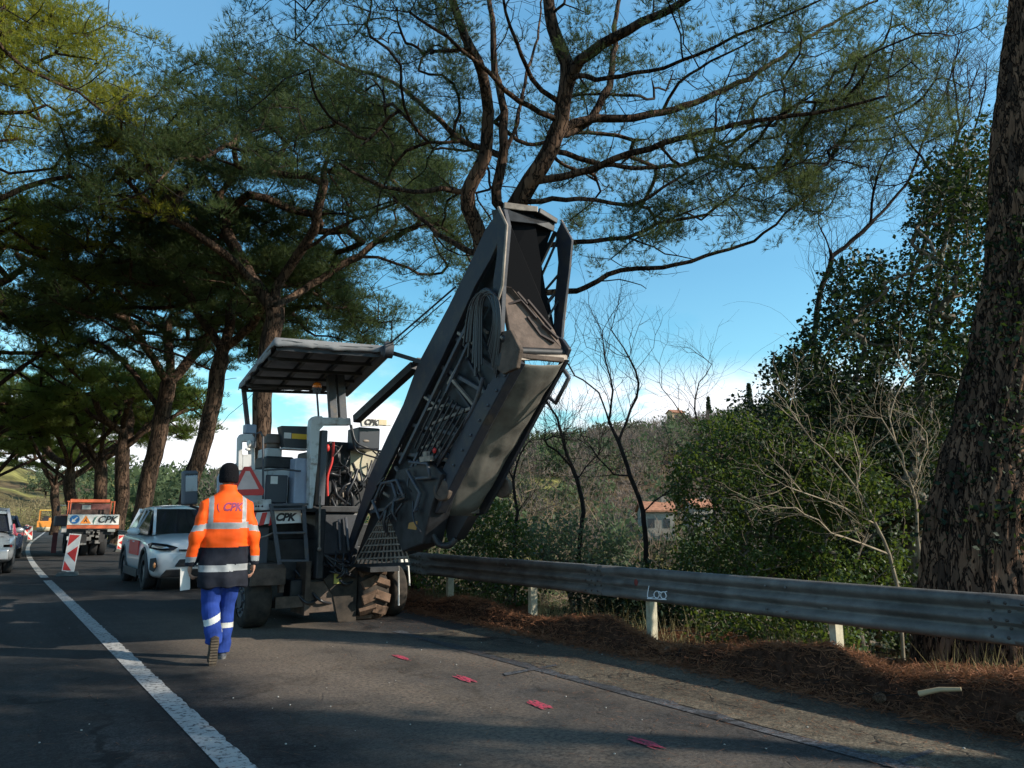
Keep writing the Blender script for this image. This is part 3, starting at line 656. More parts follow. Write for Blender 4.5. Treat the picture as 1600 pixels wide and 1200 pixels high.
p = grounded(tr([(216, 822, 37), (223, 793, 37), (237, 727, 37), (247, 687, 37), (253, 647, 37), (263, 600, 37), (267, 560, 37)]))
pine_row('pine_tree', 'dark stone pine with many low spreading limbs left of the white car', p,
    [tr([(247, 687, 37), (225, 640, 36), (200, 622, 35), (165, 590, 34), (140, 565, 33)]), tr([(255, 650, 37), (215, 590, 37), (170, 545, 38), (130, 530, 38)]), tr([(250, 665, 37), (300, 630, 36), (335, 600, 35), (370, 590, 34)]),
     tr([(267, 560, 37), (262, 520, 37), (270, 470, 37)]), tr([(263, 600, 37), (300, 560, 37.5), (330, 520, 38)]), tr([(240, 715, 37), (232, 680, 36), (205, 640, 35), (180, 625, 34)]), tr([(262, 600, 37), (230, 545, 36), (200, 500, 35)])],
    ((PD(262, 560, 37).x, PD(262, 560, 37).y, 9.6), 7.0, 4.6, 2.8), .40, 23, ntarg=340, tufts=27, group=GP, per=8, nl=.22, nw=.02, minz=6, nmat=NEEDH)
LBL = ['short broken pine trunk with a jagged top behind the orange truck', 'dark pine straight behind the orange truck cab', 'forked pine furthest left above the orange truck', 'distant pine beyond the forked one']
for i, (x, D, top, dz, R, h, n, rb) in enumerate([(182, 46, 668, 7.6, 5.2, 3.4, 170, .42), (150, 52, 700, 7.4, 5.6, 3.4, 170, .42), (112, 58, 720, 7.2, 6.0, 3.6, 170, .42), (85, 74, 745, 7, 6, 4, 120, .4)]):
    b = PD(x, 820, D); b.z = -.2
    pine_row('pine_tree', LBL[i] if i else 'dark leaning pine close behind the right end of the truck sign board', [b, b+Vector((.1, 0, 2)), PD(x+(8, 6, -4, 0)[i], (775, 775, 765, 770)[i], D), PD(x+(10, 10, 0, 4)[i], top, D)], [], ((b.x, b.y, dz), R, h, 2.2), rb, 30+i, ntarg=n, tufts=20, group=GP, per=7, nl=.25, nw=.03, minz=3.0)
# the other side of the road
LL = ['pine on the left verge whose sunlit yellow crown hangs over the top left corner', 'pine on the left verge whose spreading crown fills the left edge below the yellow one', 'second dark pine down the left verge', 'far pine at the left edge above the grey van', 'farthest pine on the left verge']
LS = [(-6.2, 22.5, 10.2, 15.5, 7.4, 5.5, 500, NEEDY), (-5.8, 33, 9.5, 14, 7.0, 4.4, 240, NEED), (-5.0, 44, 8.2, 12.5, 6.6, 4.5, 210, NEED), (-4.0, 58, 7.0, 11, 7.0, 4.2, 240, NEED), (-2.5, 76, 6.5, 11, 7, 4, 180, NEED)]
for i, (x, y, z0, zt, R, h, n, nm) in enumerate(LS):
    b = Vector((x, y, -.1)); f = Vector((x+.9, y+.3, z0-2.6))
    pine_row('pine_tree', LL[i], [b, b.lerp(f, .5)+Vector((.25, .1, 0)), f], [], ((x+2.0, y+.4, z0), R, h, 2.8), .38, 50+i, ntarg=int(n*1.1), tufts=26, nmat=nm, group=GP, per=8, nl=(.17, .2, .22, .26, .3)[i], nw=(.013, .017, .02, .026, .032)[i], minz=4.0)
# ------------------------------------------------------------------ the verge and slope beyond the guardrail
def inside(x, y, P):
    c = False; j = len(P)-1
    for i in range(len(P)):
        if (P[i][1] > y) != (P[j][1] > y) and x < (P[j][0]-P[i][0])*(y-P[i][1])/(P[j][1]-P[i][1])+P[i][0]: c = not c
        j = i
    return c
def volume(poly, D0, D1, n, rnd, hole=.0, sc=1.0, seed=0):
    """points filling the real volume whose outline was surveyed; hole leaves gaps between clumps"""
    xs = [p[0] for p in poly]; ys = [p[1] for p in poly]; out = []; k = 0
    while len(out) < n and k < n*60:
        k += 1; x = rnd.uniform(min(xs), max(xs)); y = rnd.uniform(min(ys), max(ys))
        if not inside(x, y, poly): continue
        p = PD(x, y, rnd.uniform(D0, D1))
        if p.x < 6.2: continue
        if mnoise.noise(p*sc+Vector((seed, 0, 0))) < hole-.5+.35*0: continue
        out.append(p)
    return out
def shrub(name, label, cat, poly, D0, D1, n, leafm, size, seed, per=14, rad=.22, hole=.42, sc=1.3, stems=None, group=None, rb=.06, bark=None, extra=0, minb=None, droop=.2, flat=.75):
    rnd = random.Random(seed); nr = np.random.default_rng(seed); pts = volume(poly, D0, D1, n, rnd, hole, sc, seed)
    c = sum(pts, Vector())/len(pts); zg = gz(c.x, c.y)-.1; zg = min(zg, min(p.z for p in pts))
    b = Vector((c.x, c.y, zg)); sk = Skel()
    sk.chain(stems or [b, b.lerp(c, .35)+Vector((.1, 0, 0)), b.lerp(c, .6)], step=.3, jit=.02, rnd=rnd)
    pts.sort(key=lambda p: (p-b).length); tips = []
    for p in pts:
        sk.attach(p, rnd, step=.35, bend=.2, updown=.6); tips.append(p)
    V = leaves([tuple(p) for p in tips], nr, per=per, rad=rad, size=size, droop=droop, flat=flat)
    k = scale_to(sk, .004, 2.1, .0002, rb)
    return finish_tree(name, label, cat, sk, tuple(b), V, leafm, barkm=bark or BARKG, twigm=bark or BARKG, group=group, rscale=k, tip=.004, ex=2.1, taper=.0002, crown='foliage', split=.012)
def bare(name, label, lines, seed, n, spread, rb=.06, group=None, zmin=None, bark=None, tip=.003, twig=.0, step=.2, lv=(.35, .25), fr=.45):
    """leafless tree: surveyed main stems, side shoots grown outwards and upwards from them"""
    rnd = random.Random(seed); sk = Skel()
    sk.chain(lines[0], step=step, jit=.012, rnd=rnd)
    for l in lines[1:]: sk.limb(l, step=step, jit=.012, rnd=rnd)
    m = len(sk.P)
    for gen in range(3):
        m = len(sk.P); k = int(n*(.5, .9, 1.6)[gen]); L_ = spread*(1, .55, .3)[gen]
        for _ in range(k):
            i = rnd.randrange(int(m*(fr if gen == 0 else .3)), m); g = sk.par[i]
            if g < 0: continue
            d = (Vector(sk.P[i])-Vector(sk.P[g])).normalized()
            s_ = Vector((rnd.gauss(0, 1), rnd.gauss(0, 1), rnd.gauss(0, .6))); s_ = (s_ - d*s_.dot(d)).normalized()
            q = Vector(sk.P[i]) + (d*.75+s_*.75+Vector((0, 0, .25)))*L_*rnd.uniform(.4, 1.1)
            if q.x < 6.1: continue
            pts = [q.lerp(Vector(sk.P[i]), .5)+Vector((rnd.gauss(0, 1), rnd.gauss(0, 1), rnd.gauss(0, 1)))*L_*.08, q]
            sk.chain(pts, i, step=max(.1, L_*.22), jit=L_*.025, rnd=rnd)
    b = Vector(lines[0][0]); k = scale_to(sk, tip, 2.1, .0002, rb)
    root = thing(name, label, 'bare tree', tuple(b), group=group); sk.radii(tip, 2.1, taper=.0002); A, B = sk.mesh(k, .012)
    A.build('trunk', bark or BARKD, root, fix=False)
    BV = np.array(B.v, np.float32); BF = np.array([f[:3] for f in B.f]+[(f[0], f[2], f[3]) for f in B.f], np.int32); rawmesh('crown', BV, BF, bark or BARKD, root)
    return root
# --- foreground pine trunk, deeply furrowed
FURB = barkmat('furrowed_pine_bark', (.010, .008, .007), (.045, .029, .021), (.22, .125, .078), sc=13, zs=.16)
def big_trunk():
    pts = [PD(1545, 1085, 6.7), PD(1540, 1040, 6.7), PD(1538, 960, 6.7), PD(1542, 800, 6.8), PD(1576, 600, 6.95), PD(1607, 400, 7.1), PD(1612, 200, 7.3), PD(1632, 0, 7.5), PD(1650, -200, 7.7), PD(1600, -420, 8.0)]
    rr = [.66, .58, .53, .48, .40, .37, .37, .345, .32, .28]; sk = Skel(); step = .03
    P = []; Rr = []
    for i in range(len(pts)-1):
        n = int((pts[i+1]-pts[i]).length/step)
        for k in range(n): t = k/n; P.append(pts[i].lerp(pts[i+1], t)); Rr.append(rr[i]*(1-t)+rr[i+1]*t)
    # smooth the axis
    for _ in range(20): P = [P[0]]+[(P[i-1]+P[i]*2+P[i+1])/4 for i in range(1, len(P)-1)]+[P[-1]]
    na = 150; V = []; 
    for i, (p, r) in enumerate(zip(P, Rr)):
        for j in range(na):
            a = 2*math.pi*j/na; d = Vector((math.cos(a), math.sin(a), 0)); h = i*step
            w = mnoise.noise(Vector((d.x*1.2, d.y*1.2, h*.5)))*.25
            f = mnoise.voronoi(Vector((d.x*6.0+w*5, d.y*6.0, h*1.25+w*4)))[0]; e = min(1, (f[1]-f[0])*3.2)
            q = mnoise.fractal(Vector((d.x*9, d.y*9, h*3)), 1, 2, 4)
            V.append(tuple(p + d*(r*(1+.06*mnoise.noise(Vector((d.x*1.5, d.y*1.5, h*.3)))) + .05*e - .05 + .014*q)))
    n = len(P); F = [(i*na+j, i*na+(j+1) % na, (i+1)*na+(j+1) % na, (i+1)*na+j) for i in range(n-1) for j in range(na)]
    b = Vector((P[0].x, P[0].y, -.25))
    root = thing('pine_tree', 'massive furrowed pine trunk at the right edge, directly behind the guardrail', 'pine tree', tuple(b), group=GP)
    rawmesh('trunk', np.array(V), np.array(F), FURB, root, smooth=False)
    # crown above the frame
    rnd = random.Random(77); nr = np.random.default_rng(77); sk2 = Skel(); top = P[-1]
    sk2.chain([top-Vector((0, 0, .3)), top+Vector((.1, 0, .8))], step=.4); c = (top.x+.5, top.y-2.5, top.z+1.6); T = dome_targets(c, 4.6, 3.2, 1.8, 150, rnd); T.sort(key=lambda q: (Vector(q)-top).length); tips = []
    for t in T:
        ids = sk2.attach(t, rnd, step=.5)
        if ids: tips.append(sk2.P[ids[-1]])
    NV = needles(tips*2, nr, per=8, tufts=22, rad=(.5, .5, .25), nl=.16, nw=.014); sk2.radii(.009, 2.1, taper=.0002); A, B = sk2.mesh(scale_to(sk2, .009, 2.1, .0002, .27), .03)
    A.build('limbs', BARK, root, fix=False); rawmesh('crown', NV[0], NV[1], NEED, root)
    # a few ivy sprays on the shaded flank
    cs = []
    for k in range(190):
        i = rnd.randrange(40, min(n, 170)); a = rnd.gauss(-2.5, .8); cs.append(P[i]+Vector((math.cos(a), math.sin(a), 0))*(Rr[i]+.03))
    iv = leaves([tuple(q) for q in cs], nr, per=9, rad=.12, size=.055); rawmesh('ivy', iv[0], iv[1], IVY, root)
big_trunk()
# --- ivy-smothered tree against the sky
ivp = [(1432, 262), (1490, 225), (1552, 180), (1580, 300), (1570, 520), (1520, 800), (1440, 820), (1345, 745), (1265, 690), (1205, 610), (1202, 560), (1262, 525), (1285, 470), (1290, 420), (1350, 405), (1405, 415), (1425, 340)]
b = PD(1420, 960, 11); b.z = gz(b.x, b.y)-.2
shrub('ivy_tree', 'dark ivy-smothered tree rising into the blue sky left of the big trunk', 'tree', ivp, 9.7, 12.4, 1700, IVY, .075, 61, per=20, rad=.25, hole=.24, sc=1.1, stems=[b, PD(1425, 800, 11), PD(1440, 600, 11), PD(1470, 420, 11.1), PD(1500, 250, 11.2)], rb=.16)
ivp2 = [(1300, 395), (1345, 385), (1350, 430), (1300, 440)]
# shaded mass filling in below it
shrub('evergreen_shrub', 'dark evergreen thicket under the ivy tree, touching the big trunk', 'shrub', [(1150, 620), (1300, 600), (1440, 640), (1490, 800), (1470, 1010), (1380, 1040), (1300, 1000), (1230, 960), (1190, 800)], 9.6, 12.5, 1150, IVY, .065, 62, per=22, rad=.24, hole=.28, rb=.1)
shrub('evergreen_shrub', 'broad glossy green bush behind the middle of the guardrail, sunlit on top', 'shrub', [(1050, 735), (1075, 690), (1120, 650), (1170, 660), (1235, 650), (1270, 740), (1290, 860), (1340, 930), (1330, 1010), (1200, 1020), (1080, 990), (1040, 950), (1065, 850)], 9.0, 11.6, 800, BUSH, .052, 63, per=34, rad=.22, hole=.42, rb=.08)
shrub('evergreen_shrub', 'bright yellow-green bush standing between the glossy bush and the big trunk', 'shrub', [(1260, 700), (1330, 680), (1380, 740), (1420, 800), (1400, 900), (1330, 940), (1290, 900), (1250, 860)], 8.6, 10.2, 300, BUSH, .06, 64, per=22, rad=.18, hole=.5, rb=.05)
shrub('hedge_plant', 'leafy bush seen under the rail between the third and fourth posts', 'shrub', [(1060, 930), (1320, 950), (1345, 1035), (1180, 1035), (1060, 1000)], 7.9, 9.4, 230, BUSH, .06, 65, per=16, rad=.17, hole=.3, rb=.04)
shrub('hedge_plant', 'dark leafy hedge seen under the rail between the second and third posts', 'shrub', [(840, 880), (1050, 890), (1060, 1000), (940, 985), (840, 965)], 8.9, 10.6, 300, IVY, .06, 66, per=18, rad=.18, hole=.25, rb=.04)
shrub('hedge_plant', 'low green hedge below the hanging conveyor cover, left of the second post', 'shrub', [(640, 800), (700, 790), (760, 775), (800, 800), (830, 850), (835, 960), (650, 935)], 11.2, 14.2, 420, BUSH, .07, 67, per=16, rad=.22, hole=.34, rb=.05)
shrub('hedge_plant', 'grey-green bush behind the rail just left of the bare forked tree', 'shrub', [(850, 800), (960, 815), (985, 880), (850, 880), (800, 850)], 12.0, 15.0, 220, OLIVE, .07, 68, per=14, rad=.25, hole=.42, rb=.05)
# --- bare trees
def ln(a, D0, D1=None):
    D1 = D0 if D1 is None else D1; n = len(a); return [PD(x, y, D0+(D1-D0)*i/(n-1)) for i, (x, y) in enumerate(a)]
def gr(a, dz=.2): q = Vector(a[0]); q.z = gz(q.x, q.y)-dz; return [q]+a
GB = 'bare trees beyond the guardrail'
bare('bare_tree', 'slender bare tree forking against the sky between conveyor and green bush', [gr(ln([(1010, 880), (1003, 800), (985, 745), (965, 690), (952, 655)], 12)), ln([(952, 655), (935, 615), (900, 585), (880, 560), (868, 535)], 12, 12.8), ln([(952, 655), (958, 610), (945, 560), (940, 520)], 12, 11.5), ln([(965, 690), (985, 640), (998, 600), (985, 560), (965, 530), (955, 515)], 12, 12.4), ln([(985, 745), (960, 740), (935, 715), (920, 690)], 12, 11.2), ln([(1003, 800), (1035, 775), (1060, 750)], 12, 12.8)], 71, 190, .95, .042, GB)
bare('bare_tree', 'crooked dark bare tree leaning towards the conveyor cover', [gr(ln([(905, 870), (912, 800), (900, 750), (893, 730), (885, 700), (880, 680)], 13)), ln([(893, 730), (870, 705), (850, 690), (865, 683), (905, 690)], 13, 12.4), ln([(900, 750), (925, 720), (945, 700)], 13, 13.6), ln([(885, 700), (870, 650), (850, 620), (858, 600)], 13, 13)], 72, 170, .9, .042, GB)
bare('bare_tree', 'thin bare sapling close under the hanging cover', [gr(ln([(805, 860), (806, 800), (803, 750), (812, 710), (826, 690)], 12.4)), ln([(803, 750), (785, 715), (770, 700)], 12.4, 12)], 73, 80, .7, .03, GB)
bare('bare_tree', 'wide bare tree with fine twigs against the sky left of the ivy tree', [gr(ln([(1340, 900), (1330, 700), (1300, 600), (1270, 540)], 13.5)), ln([(1270, 540), (1220, 490), (1170, 470), (1130, 478)], 13.5, 13), ln([(1270, 540), (1240, 520), (1190, 545), (1150, 580), (1090, 600)], 13.5, 14), ln([(1300, 600), (1240, 620), (1180, 640), (1120, 600), (1085, 560)], 13.5, 13.2), ln([(1270, 540), (1280, 460), (1300, 400), (1280, 350), (1285, 300)], 13.5, 13.8), ln([(1300, 400), (1360, 350), (1420, 280), (1450, 200), (1480, 140)], 13.6, 14), ln([(1360, 350), (1370, 280), (1400, 210), (1410, 170)], 13.7, 13), ln([(1330, 650), (1400, 500), (1460, 330), (1500, 200), (1530, 100)], 13.5, 14), ln([(1500, 200), (1490, 120), (1500, 60)], 14, 14)], 74, 620, 1.1, .075, GB)
bare('bare_tree', 'bare tree crowning above the ivy tree with fine twigs against the top right sky', [gr(ln([(1470, 880), (1475, 600), (1480, 420), (1490, 330)], 12.8)), ln([(1490, 330), (1450, 260), (1400, 190), (1385, 120)], 12.8, 13.2), ln([(1490, 330), (1500, 240), (1480, 150), (1500, 70)], 12.8, 12.4), ln([(1500, 240), (1530, 180), (1545, 90)], 12.6, 12.2), ln([(1450, 260), (1400, 290), (1340, 280)], 13, 13.4)], 78, 420, 1.0, .05, GB)
PALE = mat('pale_sunlit_bark', (.27, .22, .16), .9, var=.3, scale=9, spec=.1)  # sunlight on these stems is put into the bark colour
bare('bare_tree', 'pale bare saplings slanting across the green thicket left of the big trunk', [gr(ln([(1400, 910), (1370, 820), (1320, 740), (1270, 690), (1235, 640)], 8.6)), ln([(1370, 820), (1290, 780), (1230, 760)], 8.6, 8.4), ln([(1340, 770), (1345, 720), (1335, 690)], 8.6, 8.8), ln([(1390, 880), (1300, 830), (1245, 795)], 8.6, 8.2)], 75, 90, .7, .024, GB, bark=PALE)
bare('bare_tree', 'pale bare branch curling in front of the dark ivy beside the big trunk', [gr(ln([(1440, 880), (1425, 760), (1400, 690), (1380, 655), (1350, 650)], 8.9)), ln([(1400, 690), (1390, 655), (1400, 620), (1420, 580)], 8.9, 9.1), ln([(1425, 760), (1450, 700), (1440, 660)], 8.9, 8.8)], 76, 60, .6, .022, GB, bark=PALE)
bare('bare_tree', 'tall bare tree with reddish last leaves right of the hill skyline', [gr(ln([(1120, 860), (1115, 760), (1100, 690), (1085, 640), (1090, 600)], 15)), ln([(1100, 690), (1060, 640), (1030, 600)], 15, 15.5), ln([(1090, 600), (1110, 570), (1080, 545)], 15, 15)], 77, 160, .9, .035, GB)
# --- scrub and woodland too dense to count
def scatter_wood(name, label, cells, seed, col1, col2, n, hr, per, tl, tw, evergreen=False, col3=None):
    nr = np.random.default_rng(seed); V = []; mi = []
    az0, az1, r0, r1 = cells; az = np.radians(nr.uniform(az0, az1, n)); R = np.sqrt(nr.uniform(r0**2, r1**2, n)); D = R*np.cos(az); Lt = R*np.sin(az)
    x = D*Hv.x+Lt*Rv.x; y = D*Hv.y+Lt*Rv.y; keep = (x - curve_x(y) > 8.0) | (R > 120); x = x[keep]; y = y[keep]; z = hz_height(x, y)
    n = len(x); hh = nr.uniform(hr[0], hr[1], n); c = np.stack([x, y, z+hh*.5], 1)
    C = np.repeat(c, per, 0); H = np.repeat(hh, per)[:, None]; m = len(C); u = nr.normal(size=(m, 3)); u /= np.linalg.norm(u, axis=1)[:, None]
    P = C + u*np.concatenate([H*.48, H*.48, H*.5], 1)*nr.random((m, 1))**.4
    d = u*.7 + nr.normal(size=(m, 3))*(.9 if evergreen else .5) + np.array([0, 0, .0 if evergreen else .38]); d /= np.linalg.norm(d, axis=1)[:, None]
    w = np.cross(d, nr.normal(size=(m, 3))); w /= np.linalg.norm(w, axis=1)[:, None]; l = H*tl*nr.uniform(.5, 1.3, (m, 1))
    V = np.stack([P-w*tw*H, P+w*tw*H, P+d*l], 1).reshape(-1, 3); F = np.arange(m*3).reshape(-1, 3)
    o = rawmesh(name, V, F, [leafmat(name+'_matter', col1, col2, .2, .8, nscale=.05 if r1 > 100 else .2)]); tag(o, label, 'vegetation', kind='stuff'); return o
scatter_wood('bare_woodland', 'brown leafless woodland covering the far hillside', (-22, 44, 105, 360), 81, (.085, .066, .058), (.21, .165, .135), 4200, (4.5, 8.5), 75, .20, .010)
scatter_wood('evergreen_woodland', 'dark evergreen patches among the bare woods on the hill', (-30, 44, 90, 340), 82, (.035, .055, .03), (.085, .115, .05), 1100, (4, 9), 110, .16, .05, True)
scatter_wood('valley_scrub', 'tangle of leafless brown scrub in the valley behind the guardrail', (-20, 44, 15, 70), 83, (.085, .062, .048), (.26, .195, .13), 620, (1.6, 3.8), 230, .24, .004)
scatter_wood('valley_scrub', 'grey-green bushes scattered in the valley scrub', (-25, 44, 20, 95), 84, (.05, .075, .03), (.15, .18, .07), 200, (1.4, 3.6), 320, .10, .02, True)
scatter_wood('roadside_scrub', 'brown and green scrub on the slopes around the far bend of the road', (-50, -16, 75, 150), 85, (.09, .07, .045), (.26, .21, .11), 200, (1.5, 3.5), 110, .3, .02)
# --- olive trees on the left slope
og = 'olive trees on the pale slope'
def olive(x, y, D, h, seed, label):
    rnd = random.Random(seed); nr = np.random.default_rng(seed); b = PD(x, y, D); b.z = gz(b.x, b.y)-.2 if gz(b.x, b.y) > b.z-3 else b.z; T = [(b.x+rnd.gauss(0, h*.26), b.y+rnd.gauss(0, h*.26), b.z+h*rnd.uniform(.4, 1)) for _ in range(46)]
    sk = Skel(); sk.chain([b, b+Vector((.1, 0, h*.4))], step=.5)
    for t in sorted(T, key=lambda q: q[2]): sk.attach(t, rnd, step=.6)
    finish_tree('olive_tree', label, 'olive tree', sk, tuple(b), leaves(T, nr, per=34, rad=h*.13, size=.34), OLIVE, group=og, rscale=2, tip=.02, split=.05)
for i, (x, y, D, h, lb) in enumerate([(68, 795, 150, 6, 'lowest grey olive tree on the pale slope above the roller'), (84, 785, 165, 6, 'round grey olive tree right of the lowest one on the pale slope'), (93, 762, 200, 9, 'tall dark cypress-like tree standing up the pale slope'), (66, 778, 185, 6, 'small olive tree up the slope above the lowest one'), (100, 795, 150, 6, 'olive tree just left of the truck on the pale slope')]): olive(x, y, D, h, 90+i, lb)
# --- cypress and houses
def cypress(x, yb, yt, D, label, seed):
    nr = np.random.default_rng(seed); b = PD(x, yb, D); t = PD(x, yt, D); h = (t-b).length; b.z -= 3; n = 260; zz = nr.random(n)**.8; r = h*.13*np.sqrt(np.clip(1-zz, .03, 1))*(.6+.4*(zz > .1)); a = nr.uniform(0, 6.28, n)
    T = np.stack([b.x+np.cos(a)*r*.8, b.y+np.sin(a)*r*.8, b.z+3+zz*h], 1); root = thing('cypress_tree', label, 'cypress', tuple(b)); MB().tube([b, b+Vector((0, 0, h*.6))], [.3, .1], 6).build('trunk', BARKG, root)
    V, F = leaves(T, nr, per=10, rad=h*.05, size=h*.05, flat=0); rawmesh('crown', V, F, IVY, root)
cypress(1108, 655, 620, 290, 'narrow dark cypress on the ridge beside the yellow house', 5); cypress(1172, 640, 600, 280, 'tall dark conifer on the ridge behind the green bush top', 6)
PLAS = mat('ochre_plaster', (.62, .42, .22), .9, var=.15, scale=1); PLW = mat('white_plaster', (.68, .64, .58), .9, var=.1, scale=1); ROOF = mat('clay_roof_tiles', (.36, .16, .09), .85, var=.3, scale=2, bump=.5, bscale=5); WIN = mat('dark_window', (.03, .035, .04), .3); GREYC = mat('weathered_stone', (.26, .23, .19), .9, var=.2, scale=1)
def house(px, py, D, w, d, h, rz, label, wallm, roofm=ROOF, dz=0):
    p = PD(px, py, D); root = thing('house', label, 'house', (p.x, p.y, p.z-h+dz), rz)
    m = MB(True); m.b2(-w/2, w/2, -d/2, d/2, -3, h); m.prism([(-w/2, -d/2, h), (w/2, -d/2, h), (w/2, 0, h+d*.22), (-w/2, 0, h+d*.22)][0:0] or [(-w/2, -d/2, h), (-w/2, d/2, h), (-w/2, 0, h+d*.24)], (w, 0, 0)); m.build('wall', wallm, root)
    m = MB(True)
    for s in (-1, 1): m.prism([(-w/2-.4, s*(d/2+.5), h-.12), (w/2+.4, s*(d/2+.5), h-.12), (w/2+.4, 0, h+d*.25), (-w/2-.4, 0, h+d*.25)], (0, 0, .25))
    m.build('roof', roofm, root)
    k = max(2, int(w/3.2))
    for i in range(k):
        x = -w/2 + w*(i+.5)/k; q = MB(True); q.b2(x-.5, x+.5, -d/2-.06, -d/2+.05, h-2.4, h-1.1); q.build('window', WIN, root)
    q = MB(True); q.b2(w*.2, w*.2+.7, -.35, .35, h, h+d*.25+1.0); q.build('chimney', wallm, root)
hr = -HEAD
house(1024, 799, 115, 4.6, 5, 1.3, hr, 'long low house with an orange tiled roof in the valley behind the bare forked tree', GREYC)
house(1090, 792, 118, 3.2, 4, 1.3, hr+.2, 'small house glimpsed through the left side of the green bush', GREYC)
house(1131, 655, 300, 9, 7, 3.6, hr-.5, 'ochre house with a pale roof on the ridge right of the cypress', PLAS, mat('old_roof_tiles', (.42, .26, .16), .9, var=.2, scale=2))
house(1055, 640, 305, 5.5, 5, 1.8, hr+.3, 'small reddish house on the skyline left of the cypress', PLAS, dz=-1.6)

# unseen trees added right of the camera to throw shade on the near lane
def shade_tree(x, y, zc, r, n, seed, label):
    rnd = random.Random(seed); nr = np.random.default_rng(seed); b = Vector((x, y, gz(x, y)-.3)); sk = Skel(); sk.chain([b, Vector((x+.2, y, zc-r*.9)), Vector((x+.1, y+.2, zc))], step=.5, jit=.03, rnd=rnd); T = []
    while len(T) < n:
        v = Vector((rnd.gauss(0, 1), rnd.gauss(0, 1), rnd.gauss(0, 1))).normalized()*r*rnd.random()**.4; p = Vector((x, y, zc))+v
        if mnoise.noise(p*.7) > -.12: T.append(tuple(p))
    for t in sorted(T, key=lambda q: (Vector(q)-Vector((x, y, zc))).length): sk.attach(t, rnd, step=.5)
    finish_tree('added_shade_tree', label, 'tree', sk, tuple(b), leaves(T, nr, per=40, rad=.42, size=.11), IVY, barkm=BARKG, rscale=scale_to(sk, .006, 2.1, .0002, .16), tip=.006, ex=2.1, taper=.0002, crown='foliage')
shade_tree(11.4, -8.2, 9.3, 2.4, 330, 201, 'round evergreen tree added outside the frame, right of the camera, to shade the near lane')
shade_tree(10.9, -5.2, 10.0, 1.9, 240, 202, 'narrower evergreen tree added outside the frame to shade the near lane')
# ------------------------------------------------------------------ guardrail and verge litter
GALV = mat('galvanised_steel', (.135, .13, .122), .66, .25, var=.38, scale=3.5, bump=.12, bscale=60)
POSTM = mat('weathered_post', (.44, .40, .29), .7, .0, var=.25, scale=9)
def guardrail():
    root = thing('guardrail', 'weathered grey corrugated steel guardrail on posts along the right edge of the road', 'guardrail', (5.8, 3.7, 0))
    ys = list(np.arange(-5, 60, .5)); prof = [(.02, .46), (-.035, .475), (-.052, .50), (-.052, .53), (-.005, .555), (.004, .57), (-.005, .585), (-.05, .61), (-.05, .64), (-.005, .665), (.004, .68), (-.005, .695), (-.05, .72), (-.053, .755), (-.03, .785), (.03, .79)]
    for k in range(16):
        y0 = -6.2+4.2*k; m = MB(); rings = []; ox = 0
        for y in list(np.arange(y0, y0+4.2, .35))+[y0+4.2, y0+4.52]:
            c = 5.68+float(curve_x(y)) - (.0045 if y < y0+.34 else 0) + .004*math.sin(k*2.3+y*.9); r = [(c+a, y, z+.004*math.sin(y*.8+k)) for a, z in prof]; rings.append(r + [(q[0]+.004, q[1], q[2]-.001) for q in reversed(r)])
        m.loft(rings, caps=True, smooth=True); m.build('rail_beam', GALV, root)
        for dy in (.06, .16, .26):
            for z in (.515, .57, .625, .68, .738):
                if y0 < 22: b = MB(); b.ell((5.68+float(curve_x(y0))+(-.055 if z in (.515, .625, .738) else -.002), y0+dy, z), (.010, .012, .012), 8, 5); b.build('bolt', MATS['dark_bolt'] if 'dark_bolt' in MATS else mat('dark_bolt', (.07, .06, .055), .6, .5), root)
    for k in range(-3, 26):
        y = 3.7+2.1*k+.0; c = 5.8+float(curve_x(y)); m = MB()
        m.b2(c-.035, c+.055, y-.004, y+.004, -.3, .74); m.b2(c-.041, c-.035, y-.004, y+.055, -.3, .74); m.b2(c+.055, c+.061, y-.004, y+.055, -.3, .74); m.build('post', POSTM, root)
        b = MB(); b.b2(c-.125, c-.041, y, y+.05, .57, .66); b.build('spacer', GALV, root)
    for y in (4.15, 8.35, 12.5, 16.7):
        for z in (.53, .72):
            for dy in (-.1, .1): b = MB(); b.ell((5.62, y+dy, z), (.008, .012, .012), 8, 5); b.build('bolt', GALV, root)
    # sprayed scribble on the beam
    wm = mat('white_spray', (.78, .80, .82), .7); c = PX(1028, 925, 5.622)
    g = MB()
    def GP_(u, v): return (5.6255, c.y-u*.16, c.z+v*.075-.02)      # sprayed by hand: L and two loops
    for st in ([(-1.05, .95), (-1.2, .2), (-1.25, -.55), (-.95, -.6), (-.55, -.45)], [(.0, .35), (-.3, .3), (-.5, -.1), (-.35, -.5), (-.05, -.5), (.12, -.1), (.05, .3), (.3, .25), (.55, .3)], [(.75, .35), (.45, .3), (.28, -.1), (.42, -.5), (.75, -.48), (.92, -.1), (.78, .3), (1.0, .45)], [(-1.3, -.75), (-.2, -.68), (.9, -.62)]):
        g.hose([GP_(u*.75, v) for u, v in st], .0055, 6, 4)
    g.build('graffiti', wm, root)
    rm = mat('rusty_smear', (.16, .03, .025), .8, var=.3); q = MB(); c = PX(995, 910, 5.64); q.ell((5.628, c.y, c.z), (.004, .03, .035), 8, 6); q.build('rust_spot', rm, root)
guardrail()
LIT = leafmat('fallen_pine_needles', (.075, .034, .02), (.30, .135, .07), .15, .8, tcol=(.4, .2, .1), nscale=3)
LITB = mat('litter_core', (.055, .028, .018), .95, var=.5, scale=14, bump=1, bscale=50, spec=.05)
